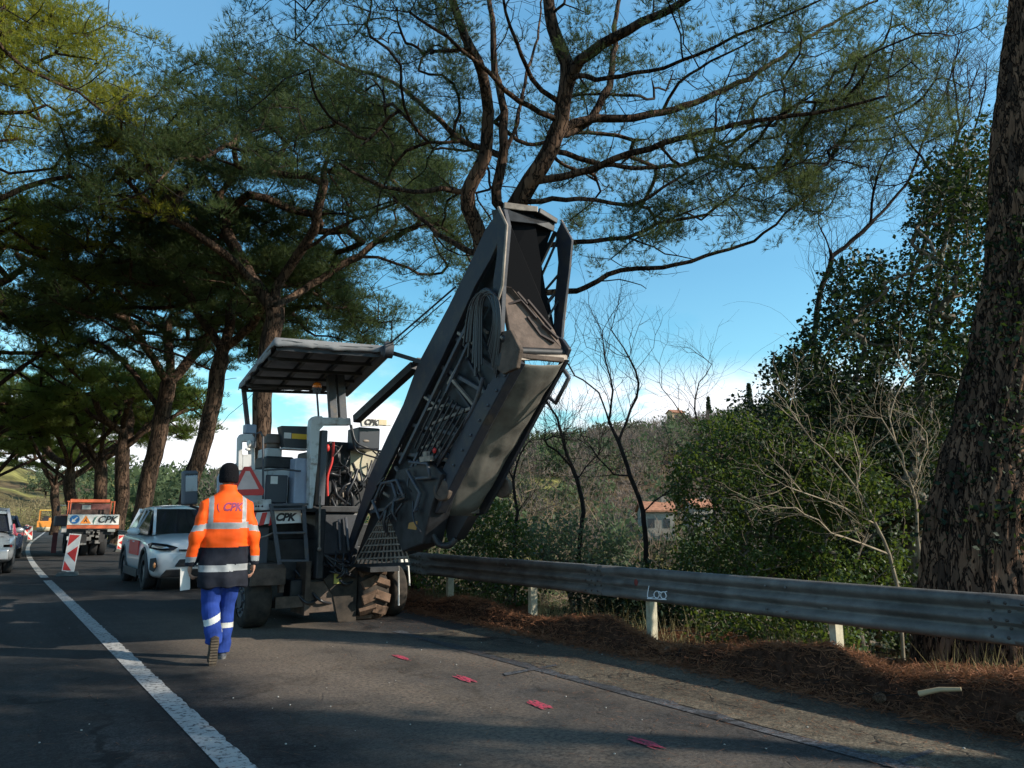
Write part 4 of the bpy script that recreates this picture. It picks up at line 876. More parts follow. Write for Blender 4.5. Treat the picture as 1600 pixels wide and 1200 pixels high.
def litter():
    rnd = random.Random(3); nr = np.random.default_rng(3)
    # heaps surveyed along the rail: (pixel x, pixel y of the foot, half length, half width, height)
    H = [(5.45, y, rnd.uniform(.3, .6), rnd.uniform(.16, .30), rnd.uniform(.05, .12)) for y in np.arange(-2, 16, .33)]
    H += [(5.42, 6.1, .42, .30, .26), (5.40, 6.7, .35, .22, .12), (5.5, 8.6, .6, .28, .17), (5.45, 9.3, .4, .25, .12), (5.6, 3.55, .42, .32, .30), (5.5, 4.2, .4, .25, .15), (5.65, 2.5, .5, .4, .20), (5.9, 1.6, .5, .4, .22), (5.6, 10.6, .5, .3, .14), (5.95, 2.2, .6, .5, .3), (6.3, 3.0, .7, .4, .25)]
    def hz(x, y):
        z = 0.0
        for (cx, cy, a, b, h) in H: z += h*.55*math.exp(-(((x-cx)/b)**2+((y-cy)/a)**2)*1.1)
        return z
    nx, ny = 46, 420; xs = np.linspace(4.95, 7.1, nx); ys = np.linspace(-3, 17, ny); V = []; G = np.zeros((ny, nx))
    for j, y in enumerate(ys):
        for i, x in enumerate(xs):
            e = 5.12+.10*mnoise.noise(Vector((0, y*1.1, 3)))
            t = min(1, max(0, (x-e)/.25)); z = hz(x, y)*t + .035*mnoise.noise(Vector((x*5, y*5, 0)))*t + (.02*t - .02) + (-.045*(x-5.9)**2 if x > 5.9 else 0); G[j, i] = z; V.append((x, y, z))
    F = [(j*nx+i, j*nx+i+1, (j+1)*nx+i+1, (j+1)*nx+i) for j in range(ny-1) for i in range(nx-1)]
    root = rawmesh('needle_litter', np.array(V), np.array(F), LITB, smooth=True); tag(root, 'drift of reddish-brown fallen pine needles heaped under the guardrail', 'pine needles', kind='stuff')
    n = 210000; x = nr.uniform(4.96, 7.0, n); y = -2.9+19.6*nr.random(n)**1.25; fi = (y+3)/20*(ny-1); fj = (x-4.95)/2.15*(nx-1); z = G[fi.astype(int), fj.astype(int)]
    keep = (x > 5.14+.20*nr.normal(size=n)*nr.random(n)) & (z > -.3); x = x[keep]; y = y[keep]; z = z[keep]; n = len(x)
    d = nr.normal(size=(n, 3))*np.array([.8, 1, .35]); d /= np.linalg.norm(d, axis=1)[:, None]; l = nr.uniform(.06, .17, (n, 1)); w = np.cross(d, nr.normal(size=(n, 3))); w /= np.linalg.norm(w, axis=1)[:, None]
    P = np.stack([x, y, np.maximum(z, .004)+nr.uniform(0, .03, n)], 1); V2 = np.stack([P-w*.003-d*l*.5, P+w*.0035-d*l*.5, P+d*l*.5], 1).reshape(-1, 3)
    o = rawmesh('loose_needles', V2, np.arange(n*3).reshape(-1, 3), LIT); tag(o, 'loose brown pine needles bristling from the drift under the guardrail', 'pine needles', kind='stuff')
    s = MB(); a = PZ(1436, 1084, .20); b = PZ(1502, 1077, .26); s.tube([a, a.lerp(b, .5)+Vector((0, 0, .012)), b], [.018, .015, .012], 8); o = s.build('stick', mat('bare_wood', (.42, .31, .18), .75, var=.15)); tag(o, 'pale peeled stick lying on the needles in front of the big trunk', 'stick')
    # pebbles
    nr2 = np.random.default_rng(9); V3 = []; F3 = []; m = MB()
    for k in range(120):
        x = nr2.uniform(-2, 5.2); y = 1.5+abs(nr2.normal())*4; r = nr2.uniform(.003, .008); m.ell((x, y, .006), (r, r*1.2, r*.6), 5, 3)
    o = m.build('gravel', mat('light_grit', (.42, .40, .36), .9), fix=False); tag(o, 'scattered pale grit on the asphalt', 'grit', kind='stuff')
    # grass at the verge
    n = 26000; x = nr.uniform(5.7, 8.2, n); y = -2+20*nr.random(n)**1.3; zz = np.minimum(hz_height(x, y)+.02, 0.05); cl = np.array([mnoise.noise(Vector((a*1.3, b*1.3, 5))) for a, b in zip(x, y)]) > .02; x = x[cl]; y = y[cl]; zz = zz[cl]; n = len(x)
    d = nr.normal(size=(n, 3))*.35+np.array([0, 0, 1]); l = nr.uniform(.08, .32, (n, 1)); w = np.cross(d, nr.normal(size=(n, 3))); w /= np.linalg.norm(w, axis=1)[:, None]; P = np.stack([x, y, zz], 1)
    o = rawmesh('verge_grass', np.stack([P-w*.003, P+w*.003, P+d*l], 1).reshape(-1, 3), np.arange(n*3).reshape(-1, 3), leafmat('mixed_grass', (.09, .10, .035), (.32, .27, .13), .3)); tag(o, 'thin green and straw-coloured grass behind the guardrail posts', 'grass', kind='stuff')
litter()
def debris():
    """needles, cones and twigs blown onto the asphalt"""
    nr = np.random.default_rng(31); n = 5200; x = 5.2-np.abs(nr.normal(size=n))*.9; x = np.where(nr.random(n) < .3, nr.uniform(-1.5, 5.2, n), x); y = 1.2+nr.random(n)**1.4*14
    d = nr.normal(size=(n, 3))*np.array([1, 1, .04]); d /= np.linalg.norm(d, axis=1)[:, None]; l = nr.uniform(.03, .11, (n, 1)); w = np.cross(d, np.array([0, 0, 1.0])); w /= np.linalg.norm(w, axis=1)[:, None]; P = np.stack([x, y, np.full(n, .013)], 1)
    o = rawmesh('road_needles', np.stack([P-w*.0022-d*l*.5, P+w*.0022-d*l*.5, P+d*l*.5], 1).reshape(-1, 3), np.arange(n*3).reshape(-1, 3), LIT); tag(o, 'scattered single pine needles blown over the right lane', 'pine needles', kind='stuff')
    m = MB(); rnd = random.Random(12)
    for k in range(150):
        p = Vector((rnd.uniform(5.15, 6.7), rnd.uniform(.6, 11), rnd.uniform(.05, .16))); a = rnd.uniform(0, 6.28); L_ = rnd.uniform(.06, .28); q = p+Vector((math.cos(a)*L_, math.sin(a)*L_, rnd.uniform(-.03, .05))); m.tube([p, p.lerp(q, .5)+Vector((0, 0, .015)), q], [.005, .004, .002], 5)
    o = m.build('fallen_twigs', BARKD if 'BARKD' in globals() else RUB, fix=False); tag(o, 'dark broken twigs lying in the needle drift', 'twigs', kind='stuff')
    CONE = mat('pine_cone_scales', (.13, .075, .045), .85, var=.4, scale=60)
    cone = MB(True)
    for i in range(9):
        z = i*.009; r = .030*math.sin(math.pi*(i+1.3)/11)+.006
        for j in range(8): a = 2*math.pi*(j+.5*(i % 2))/8; cone.bar((math.cos(a)*r*.4, math.sin(a)*r*.4, z), (math.cos(a)*r, math.sin(a)*r, z+.010), .016, .006)
    first = None
    for k, (x, y, z, lb) in enumerate([(5.22, 3.1, .06, 'pine cone at the asphalt edge in front of the big trunk'), (5.35, 5.2, .07, 'pine cone on the needles between the near posts'), (5.05, 7.2, .02, 'pine cone lying on the asphalt beside the heap'), (5.3, 2.2, .10, 'pine cone near the pale stick')]):
        if first is None: o = cone.build('pine_cone', CONE); first = o
        else: o = first.copy(); COL.objects.link(o)
        o.location = (x, y, z); o.rotation_euler = (1.4, .3*k, k*1.7); tag(o, lb, 'pine cone', 'pine cones in the litter')
debris()
# ------------------------------------------------------------------ cold milling machine
MWHITE = mat('dirty_white_paint', (.50, .50, .49), .5, var=.0, col2=(.20, .17, .13), scale=7, thr=(.5, .68))
MGREY = mat('grey_machine_paint', (.062, .068, .082), .6, .1, col2=(.11, .095, .08), thr=(.52, .66), scale=7, bump=.1)
MBLUE = mat('slate_steel', (.026, .030, .042), .6, .2, col2=(.055, .050, .045), thr=(.5, .68), scale=4.5, bump=.15, bscale=12)
MDARK = mat('dark_greasy_steel', (.022, .023, .026), .55, .3, var=.5, scale=7)
MBROWN = mat('dusty_rusted_steel', (.085, .060, .045), .8, .1, var=.45, scale=6, bump=.2)
MEDGE = mat('worn_edge_steel', (.24, .20, .165), .6, .3, var=.35, scale=10)
RUB = mat('dusty_rubber', (.020, .019, .018), .9, col2=(.06, .048, .038), scale=7, spec=.2)
RUBB = mat('muddy_tyre_rubber', (.13, .085, .06), .92, var=.35, scale=7, spec=.1, bump=.3)
HOSE = mat('hydraulic_hose', (.018, .019, .023), .4)
TARP = mat('grey_tarpaulin', (.17, .158, .135), .75, col2=(.08, .07, .06), scale=2.2, bump=.35, bscale=5, thr=(.42, .68))
TARPL = mat('canopy_sheet', (.21, .21, .215), .8, var=.25, scale=3, bump=.2, bscale=6)
RED = mat('signal_red', (.55, .03, .025), .5, var=.12, scale=8); WHT = mat('sign_white', (.68, .66, .62), .5, var=.08, scale=8); PINKY = mat('faded_reflector', (.62, .46, .42), .5, var=.12, scale=8)
BLK = mat('black_lettering', (.012, .012, .014), .6); YEL = mat('yellow_label', (.75, .45, .04), .6); ORG = mat('amber_beacon', (.85, .22, .02), .25, coat=.6); CREAM = mat('cream_cover', (.42, .38, .28), .6, var=.25, scale=6)
def machine():
    root = thing('milling_machine', 'large dirty white road milling machine with a raised dark conveyor and flat canopy', 'milling machine', (3.5, 10.3, 0))
    def bx(n, a, y, dep, m, bev=.012, parent=None, mb=None):
        x0, p0, x1, p1 = a; cx = (x0+x1)/2; cy = (p0+p1)/2
        X0 = PY(x0, cy, y).x; X1 = PY(x1, cy, y).x; Z1 = PY(cx, p0, y).z; Z0 = PY(cx, p1, y).z
        q = mb or MB(); q.b2(X0, X1, y, y+dep, Z0, Z1)
        if mb is None: return q.build(n, m, parent or root, bevel=bev)
    def plate(n, pts, y, dep, m, bev=.006, parent=None): q = MB(); q.prism([PY(a, b, y) for a, b in pts], (0, dep, 0)); return q.build(n, m, parent or root, bevel=bev)
    def xpl(pts, x, dep, q): q.prism([PX(a, b, x) for a, b in pts], (dep, 0, 0)); return q
    # chassis
    m = MB(); m.b2(2.95, 4.1, 9.75, 12.3, .28, 1.05); m.b2(2.75, 4.5, 10.1, 11.9, .75, 1.25); m.b2(3.2, 3.9, 9.5, 9.9, .22, .55); m.b2(4.05, 4.7, 9.7, 10.6, .45, .95); m.b2(3.0, 3.85, 10.4, 11.4, .12, .5); c = m.build('chassis', MDARK, root, bevel=.02)
    m = MB()
    for i in range(14): a = Vector((random.Random(i).uniform(3.1, 3.9), 9.45+.2*(i % 3), random.Random(i+40).uniform(.35, .85))); m.hose([a, a+Vector((.1, -.08, -.1)), a+Vector((.28, .02, random.Random(i+9).uniform(-.2, .1)))], .018, 6)
    m.build('pipes', HOSE, c)
    m = MB(); m.b2(3.35, 3.42, 9.38, 9.9, .12, .78); m.b2(3.42, 3.95, 9.44, 9.48, .14, .52); m.b2(3.0, 3.38, 9.42, 9.48, .22, .36); m.build('scraper_plate', MBROWN, root, bevel=.008)
    # left rear leg, wheel and mudguard
    def tyre(n, cx, cy, r, w, m, lug=True, hub=True):
        t = MB(); t.wheel((cx, cy, r), r-(.022 if lug else 0), w, n=40); 
        o = t.build(n, RUB if lug else m, root); t = MB()
        if lug:
            for k in range(11):
                a = 2*math.pi*k/11
                for s in (-1, 1):
                    for (u0, a0, u1, a1) in ((-.06, .0, .48, .24),):
                        p0 = Vector((cx+s*u0*w, cy+math.cos(a+a0+.28*s)*(r-.012), r+math.sin(a+a0+.28*s)*(r-.012))); p1 = Vector((cx+s*u1*w, cy+math.cos(a+a1+.28*s)*(r-.02), r+math.sin(a+a1+.28*s)*(r-.02)))
                        up = Vector((0, math.cos(a), math.sin(a))); t.bar(p0, p1, .115, .055, up)
            t.build('tread', m, o, bevel=.01)
        h = MB()
        for s in (-1, 1): h.cyl((cx+s*w*.30, cy, r), (cx+s*w*.46, cy, r), r*.63, 24); h.cyl((cx+s*w*.46, cy, r), (cx+s*w*.54, cy, r), r*.3, 16)
        for k in range(8): a = 2*math.pi*k/8; h.ell((cx-w*.5, cy+math.cos(a)*r*.42, r+math.sin(a)*r*.42), (.02, .02, .02), 6, 4)
        h.build('hub', MGREY if not lug else MDARK, o); return o
    tyre('wheel', 2.78, 9.62, .33, .30, RUB, lug=False); tyre('wheel', 2.95, 11.5, .33, .30, RUB, lug=False)
    tyre('wheel', 4.28, 9.62, .345, .40, RUBB); tyre('wheel', 4.70, 9.75, .34, .22, RUB, lug=False)
    m = MB(); m.prism([(2.62, 9.22, .70), (2.62, 9.30, .76), (2.62, 10.0, .80), (2.62, 10.0, .74), (2.62, 9.34, .71), (2.62, 9.24, .58)], (.42, 0, 0)); m.b2(2.62, 3.04, 9.2, 9.24, .52, .72); m.b2(3.0, 3.06, 9.3, 9.38, .42, .74); m.build('mudguard', MBROWN, root, bevel=.008)
    m = MB(); m.b2(2.66, 2.9, 9.5, 9.75, .75, 1.2); m.b2(2.62, 2.72, 9.9, 10.9, .7, 1.3); m.b2(2.62, 2.72, 10.0, 11.2, .45, .75); m.build('side_body', MGREY, root, bevel=.015)
    # mudflap and lower right plates
    plate('mudflap', [(505, 905), (555, 868), (560, 880), (556, 972), (528, 972), (520, 930)], 9.42, .03, RUB)
    m = MB(); a = [PY(623, 882, 9.3), PY(638, 884, 9.3), PY(640, 915, 9.3), PY(623, 946, 9.3)]; m.tube([a[3], a[0], a[1], a[2]], .013, 6); m.build('tow_bracket', WHT, root)
    bx('work_lamp', (626, 874, 640, 884), 9.32, .08, WHT, .01)
    # upper deck: hoods and panels
    bx('engine_hood', (415, 722, 490, 796), 9.75, 1.9, MWHITE, .025); bx('engine_hood', (374, 733, 417, 792), 9.62, 1.15, MWHITE, .025)
    bx('deck', (372, 790, 560, 800), 9.45, 1.4, MDARK, .01)
    bx('electrical_box', (415, 742, 449, 786), 9.6, .16, mat('dark_blue_box', (.03, .036, .05), .45), .012); bx('label', (423, 744, 434, 756), 9.594, .01, WHT, 0)
    bx('white_panel', (460, 716, 487, 787), 9.52, .22, mat('light_blue_panel', (.30, .34, .42), .5, var=.15, scale=3), .015); bx('dark_slot', (450, 745, 459, 786), 9.74, .05, MDARK, .004)
    bx('seat_base', (416, 700, 441, 722), 9.9, .4, MWHITE, .02); bx('seat_cushion', (415, 713, 460, 733), 9.74, .5, MDARK, .03)
    m = MB(); p = PY(427, 700, 10.0); m.cyl((p.x, p.y, p.z), (p.x, p.y, p.z+.06), .09, 20); m.cyl((p.x, p.y, p.z+.06), (p.x, p.y, p.z+.15), .125, 20); m.cyl((p.x, p.y, p.z+.15), (p.x, p.y, p.z+.18), .10, 20); m.build('air_filter', mat('brown_filter', (.10, .075, .06), .6, var=.3), root, bevel=.005)
    plate('console', [(439, 665), (483, 666), (483, 700), (445, 700)], 9.75, .18, mat('console_black', (.035, .04, .045), .4), .012)
    bx('warning_label', (444, 676, 455, 685), 9.744, .01, WHT, 0); bx('warning_label', (456, 678, 480, 686), 9.742, .01, YEL, 0)
    m = MB(); bx('', (443, 700, 484, 702), 9.72, .22, WHT, mb=m); m.build('console_rim', MWHITE, root)
    # left bracket with an eye
    m = MB(); y = 9.55
    m.prism([PY(a, b, y) for a, b in ((372, 735), (373, 684), (377, 678), (394, 678), (398, 684), (398, 690), (379, 690), (379, 735))], (0, .1, 0)); m.prism([PY(a, b, y) for a, b in ((392, 690), (398, 690), (399, 735), (393, 735))], (0, .1, 0)); m.prism([PY(a, b, y) for a, b in ((379, 710), (393, 710), (393, 735), (379, 735))], (0, .1, 0)); m.build('lifting_bracket', MWHITE, root, bevel=.008)
    bx('bracket_cap', (384, 663, 401, 677), 9.6, .14, mat('bluegrey_cap', (.22, .26, .33), .5), .01)
    m = MB(); m.ell(PY(389, 693, 9.53), (.03, .02, .045), 8, 6); m.ell(PY(387, 702, 9.53), (.035, .02, .02), 8, 6); m.build('shackle', WHT, root)
    m = MB(); m.tube([PY(411, 780, 9.45), PY(411, 682, 9.45), PY(407, 675, 9.45), PY(400, 678, 9.5), PY(398, 700, 9.5)], .014, 8); m.tube([PY(411, 735, 9.45), PY(440, 733, 9.45), PY(470, 736, 9.45)], .012, 8); m.build('grab_rail', MGREY, root)
    # white gantry
    m = MB(); m.prism([PY(a, b, 9.35) for a, b in ((484, 795), (485, 668), (487, 655), (492, 650), (504, 650), (509, 662), (500, 672), (497, 720), (489, 795))], (0, .14, 0)); m.build('gantry_post', MWHITE, root, bevel=.012)
    m = MB(); m.prism([PY(a, b, 9.36) for a, b in ((503, 652), (548, 653), (549, 664), (506, 664))], (0, .12, 0)); m.build('gantry_beam', MWHITE, root, bevel=.01)
    bx('gantry_lug', (486, 714, 497, 725), 9.33, .1, MWHITE)
    m = MB(); m.prism([PY(a, b, 9.4) for a, b in ((564, 654), (606, 655), (612, 665), (566, 666))], (0, .06, 0)); pb = m.build('name_plate', WHT, root, bevel=.004)
    p = PY(580, 660, 9.39); text_mesh('lettering', 'CPK', .105, frame(p, (1, 0, 0), (0, 0, 1)), BLK, pb, .25, .004)
    bx('sticker', (592, 656, 604, 664), 9.392, .006, mat('tan_sticker', (.60, .50, .32), .6), 0)
    bx('tool_box', (560, 668, 594, 702), 9.5, .4, mat('navy_box', (.02, .024, .034), .4), .02); m = MB(); m.ell(PY(572, 689, 9.5), (.05, .01, .02), 12, 6); m.build('badge', MEDGE, root)
    bx('hydraulic_column', (500, 672, 510, 790), 9.42, .12, MGREY, .01); bx('lift_cylinder', (496, 795, 508, 905), 9.3, .14, MDARK, .02)
    m = MB(); m.cyl(PY(500, 775, 9.28), PY(499, 860, 9.28), .014, 8); m.ell(PY(499, 858, 9.28), .028, 8, 6); m.build('cylinder_rod', MEDGE, root)
    # engine bay
    bx('engine_block', (510, 700, 592, 800), 10.05, 1.3, MDARK, .04); bx('engine_block', (512, 690, 548, 740), 9.9, .5, MDARK, .03)
    plate('heat_shield', [(548, 704), (592, 702), (574, 742), (562, 752), (547, 748)], 9.9, .03, CREAM)
    m = MB(); rnd = random.Random(4)
    for k in range(34):
        x = rnd.uniform(515, 588); yy = rnd.uniform(690, 790); a = PY(x, yy, 9.75+rnd.uniform(-.1, .1)); b = PY(x+rnd.uniform(-40, 40), yy+rnd.uniform(10, 60), 9.75); c = a.lerp(b, .5)+Vector((rnd.uniform(-.12, .12), -.1, rnd.uniform(-.12, .1))); m.hose([a, a.lerp(c, .5)+Vector((0, -.03, 0)), c, c.lerp(b, .6), b], rnd.choice((.011, .014, .02)), 6)
    m.build('hoses', HOSE, root)
    m = MB()
    for k in range(7): p = PY(520+k*6, 783-k*4, 9.8); m.tube([p+Vector((0, 0, .09))*math.cos(t)+Vector((0, -.09, 0))*math.sin(t) for t in [i*.524 for i in range(13)]], .012, 6)
    m.build('exhaust_coil', MEDGE, root)
    m = MB(); m.hose([PY(521, 690, 9.6), PY(519, 720, 9.6), PY(512, 745, 9.6), PY(512, 775, 9.6)], .016, 6); m.ell(PY(512, 700, 9.6), (.03, .03, .05), 8, 6); m.build('red_hose', RED, root)
    m = MB(); m.hose([PY(549, 664, 9.4), PY(556, 690, 9.35), PY(575, 700, 9.4), PY(600, 706, 9.3)], .014, 8); m.hose([PY(546, 655, 9.4), PY(552, 690, 9.38), PY(560, 706, 9.4), PY(590, 716, 9.3)], .012, 8); m.build('cable_loop', HOSE, root)
    bx('hydraulic_tank', (505, 801, 561, 868), 9.5, .9, mat('tank_black', (.03, .033, .04), .45, var=.3), .03); m = MB(); m.tube([PY(532, 860, 9.45), PY(530, 812, 9.45), PY(540, 808, 9.45), PY(545, 860, 9.45)], .02, 8); m.build('tank_pipe', MGREY, root)
    bx('reflector_sticker', (522, 896, 533, 912), 9.4, .01, mat('faded_yellow', (.4, .36, .08), .6), 0)
    m = MB()
    for k in range(16): a = PY(rnd.uniform(500, 560), rnd.uniform(862, 885), 9.4); b = PY(rnd.uniform(510, 555), rnd.uniform(870, 905), 9.38); m.hose([a, a.lerp(b, .5)+Vector((0, -.06, -.05)), b], .014, 6)
    m.build('lower_hoses', HOSE, root)
    # rear boards and ladder
    y = 9.2
    m = MB(); m.prism([PY(a, b, y) for a, b in ((392, 782), (424, 780), (425, 797), (394, 798))], (0, .08, 0)); 
    m.build('bumper_bracket', MWHITE, root, bevel=.01); m = MB()
    for a in (400, 410, 404): m.ell(PY(a, 791, y-.005), (.012, .012, .012), 6, 4)
    m.build('bolt_heads', MDARK, root)
    b = plate('striped_board', [(388, 802), (425, 799), (426, 818), (388, 822)], y, .02, WHT)
    m = MB()
    for (x0, x1) in ((388, 397), (404, 414), (420, 425)): m.prism([PY(a, c, y-.004) for a, c in ((x0, 821.5), (x0+8 if x0 < 420 else 425.6, 820.5-(x0-388)*.03), (x1+4 if x0 < 420 else 426, 800.5), (x1-4 if x0 < 420 else 424, 801))], (0, .004, 0))
    m.build('red_stripe', RED, b)
    b = plate('name_board', [(428, 798), (470, 797), (471, 817), (429, 819)], y, .02, WHT); text_mesh('lettering', 'CPK', .125, frame(PY(445, 808.5, y-.003), (1, 0, .0), (0, 0, 1)), BLK, b, .3, .006)
    la = MB()
    for (a, c) in (((424, 790), (437, 882)), ((474, 790), (480, 878))): la.bar(PY(*a, 9.12), PY(*c, 9.12), .045, .03, (0, 1, 0))
    la.build('ladder', MGREY, root, bevel=.004)
    for (a, c) in (((425, 796), (475, 795)), ((430, 833), (477, 832)), ((436, 876), (480, 876))): q = MB(); q.bar(PY(*a, 9.13), PY(*c, 9.13), .09, .025); q.build('ladder_rung', MGREY, root, bevel=.004)
    q = MB(); q.bar(PY(422, 789, 9.15), PY(480, 788, 9.15), .1, .03); q.build('ladder_top', MGREY, root, bevel=.004)
    q = MB(); q.tube([PY(400, 842, 9.2), PY(415, 838, 9.2), PY(426, 833, 9.2)], .012, 6); q.build('cable', MEDGE, root)
    # warning triangle
    y = 9.18; tri = [(386, 728), (408, 728), (414, 770), (408, 774), (362, 774), (360, 770)]; C3 = [(387, 728), (413, 774), (361, 774)]
    def tr3(s, dy): c = (387, 759); return [(c[0]+(a-c[0])*s, c[1]+(b-c[1])*s) for a, b in C3]
    o = plate('warning_triangle', [(382, 729), (392, 729), (413.5, 767), (411, 774), (363, 774), (360.5, 767)], y, .02, RED, .004)
    plate('triangle_centre', [(384, 736), (390, 736), (404.5, 764), (369.5, 765)], y-.004, .006, PINKY, 0, o)
    # mirror on its arm
    p = PY(296, 762, 10.9); q = MB(); q.box(p, (.22, .07, .46), Euler((0, R_(-4), R_(12)))); mi = q.build('mirror', mat('mirror_shell', (.12, .13, .15), .5), root, bevel=.03)
    q = MB(); q.box(p+Vector((.012, -.040, .07)), (.16, .006, .24), Euler((0, R_(-4), R_(12)))); q.build('mirror_glass', mat('mirror_glass', (.8, .82, .85), .08, 1.0), mi)
    q = MB(); q.tube([p, p+Vector((.05, .05, -.25)), (2.5, 10.85, 1.4), (2.7, 10.7, 1.2)], .018, 8); q.build('mirror_arm', MDARK, mi)
    plate('side_hood', [(340, 745), (372, 722), (374, 790), (340, 790)], 9.9, .05, mat('light_hood', (.35, .38, .43), .5))
    # canopy
    H = 3.32; nl = PZ(430, 531, H); nr_ = PZ(603, 544, H); fl = PZ(374, 602, H-.0); fr = PZ(541, 607, H)
    G = 14; V = []; rr = random.Random(8)
    def cp(u, v, dz=0): p = (nl.lerp(nr_, u)).lerp(fl.lerp(fr, u), v); return Vector((p.x, p.y, p.z+dz))
    q = MB(); rows = []
    for i in range(G+1):
        row = []
        for j in range(G+1): u = i/G; v = j/G; row.append(cp(u, v, .03*math.sin(u*math.pi*3)*.4+.012*mnoise.noise(Vector((u*6, v*6, 0)))))
        rows.append(row)
    vs = [p for r in rows for p in r]; n = G+1; fs = [(i*n+j, (i+1)*n+j, (i+1)*n+j+1, i*n+j+1) for i in range(G) for j in range(G)]; q.add(vs, fs, True); cano = q.build('canopy_roof', TARPL, root); sm = cano.modifiers.new('thick', 'SOLIDIFY'); sm.thickness = .015
    q = MB()                                    # near and left valance folded over
    for (A, B_, dz, inn) in ((nl, nr_, .075, 0), (nl, fl, .085, 0), (fl, fr, .07, 0)):
        K = 22; rings = []
        for k in range(K+1):
            p = A.lerp(B_, k/K); d = dz*(.7+.5*abs(mnoise.noise(Vector((k*.55, A.x, B_.y))))); out_ = Vector((mnoise.noise(Vector((k*.4, 5, A.y)))*.03, mnoise.noise(Vector((k*.4, 9, B_.y)))*.03, 0))
            rings.append([p+Vector((0, 0, .03)), p+out_+Vector((0, 0, -d*.5)), p+out_*1.6+Vector((0, 0, -d))])
        q.loft(rings, caps=False, closed=False)
    o = q.build('valance', TARPL, cano); sm = o.modifiers.new('thick', 'SOLIDIFY'); sm.thickness = .008
    q = MB()
    for u in (.06, .36, .66, .94): q.bar(cp(u, .01, -.05), cp(u, .99, -.05), .045, .05)
    for v in (.02, .2, .42, .62, .82, .98): q.bar(cp(.02, v, -.09), cp(.97, v, -.09), .035, .04)
    q.build('canopy_frame', MDARK, cano)
    q = MB(); q.tube([cp(1.0, -.02, -.04), cp(1.0, 1.0, -.05)], .085, 6); q.tube([cp(.97, -.03, -.04), cp(1.05, -.03, -.04)], .10, 6); q.build('rolled_side_sheet', MGREY, cano)
    q = MB()
    for dx in (-.07, .07): q.bar(PY(521, 548, 9.9)+Vector((dx, 0, 0)), PY(528, 655, 9.9)+Vector((dx, 0, 0)), .11, .09, (0, 1, 0))
    q.build('canopy_mast', MGREY, root, bevel=.01)
    q = MB(); q.bar(PY(380, 600, 11.6), PY(395, 740, 11.6), .06); q.build('canopy_mast', MGREY, root)
    q = MB(); p = PY(495, 612, 9.5); q.cyl(p+Vector((0, 0, .02)), p+Vector((0, 0, .05)), .062, 14); q.cyl(p+Vector((0, 0, -.02)), p+Vector((0, 0, .02)), .05, 14); q.tube([p, PY(497, 640, 9.5), PY(498, 655, 9.4)], .014, 8); be = q.build('beacon_base', MGREY, root)
    q = MB(); q.ell(p+Vector((0, 0, .07)), (.062, .062, .06), 14, 8); q.build('beacon', ORG, be)
    # stays from canopy to conveyor
    q = MB(); q.bar(PY(557, 655, 9.3), PX(648, 572, 3.95), .10, .10); q.bar(PY(575, 640, 9.3), PX(655, 562, 3.95), .05, .05); q.build('support_strut', MDARK, root)
    q = MB(); q.bar(cp(.98, .0, -.03), PX(660, 566, 3.97), .035, .05); q.tube([cp(.99, -.01, .0), PX(712, 448, 3.93)], .012, 6); q.tube([cp(1.0, .05, -.05), PX(705, 462, 3.93)], .007, 6); q.build('stay_cable', MDARK, root)
    # ---------------- conveyor
    XL = 3.95; XR = 4.62
    cv = bpy.data.objects.new('conveyor', None)
    m = MB(); xpl([(543, 872), (558, 832), (577, 786), (605, 730), (633, 673), (661, 617), (690, 560), (718, 500), (742, 447), (766, 405), (781, 372), (787, 352), (786, 328), (777, 332), (758, 358), (733, 413), (700, 480), (652, 570), (630, 631), (605, 682), (577, 744), (540, 858)], XL, .045, m)
    side = m.build('conveyor_side', MBLUE, root, bevel=.006)
    m = MB(); xpl([(556, 872), (590, 775), (660, 625), (735, 460), (785, 350), (783, 445), (781, 548), (800, 560), (740, 665), (672, 800), (652, 862), (600, 878)], XL+.14, .04, m); m.build('inner_panel', MDARK, side)
    def XB(a, b, w, h=None, x=XL+.03, q=None): q.bar(PX(*a, x), PX(*b, x), w, h or w, (1, 0, 0)); return q
    for (a, b, w) in (((626, 724), (751, 468), .045), ((640, 738), (760, 478), .035), ((704, 590), (740, 632), .03), ((676, 662), (736, 638), .03), ((672, 665), (694, 718), .03), ((694, 716), (716, 732), .03), ((660, 700), (690, 690), .025), ((650, 610), (690, 640), .025), ((716, 520), (752, 545), .03), ((600, 770), (634, 792), .03), ((618, 730), (650, 770), .035), ((722, 560), (700, 600), .025), ((735, 500), (762, 520), .025), ((668, 640), (700, 632), .025), ((612, 800), (655, 720), .04)):
        q = MB(); XB(a, b, w, q=q); q.build('truss_bar', MEDGE if w < .034 else MGREY, side)
    q = MB(); q.hose([PX(755, 590, XL), PX(738, 640, XL), PX(705, 692, XL), PX(676, 738, XL)], .022, 8); q.hose([PX(765, 600, XL+.02), PX(745, 650, XL+.02), PX(715, 700, XL+.02), PX(690, 742, XL+.02)], .014, 8); q.build('curved_rail', MGREY, side)
    LA = [Vector((577, 800)), Vector((735, 482))]; LB_ = [Vector((664, 800)), Vector((786, 562))]
    for k in range(7):
        t0 = k/7; t1 = (k+1)/7; a = LA[0].lerp(LA[1], t0); b = LB_[0].lerp(LB_[1], t0+.07); c = LA[0].lerp(LA[1], t1)
        q = MB(); XB((a.x, a.y), (b.x, b.y), .038, q=q, x=XL+.08); q.build('lattice_bar', MGREY, side)
        q = MB(); XB((b.x, b.y), (c.x, c.y), .030, q=q, x=XL+.09); q.build('lattice_bar', MBLUE, side)
    # edge channel along the belly
    m = MB(); xpl([(792, 556), (806, 566), (752, 665), (716, 735), (682, 802), (664, 796), (690, 735), (728, 655)], XL+.0, .12, m); m.build('edge_channel', MBLUE, side, bevel=.01)
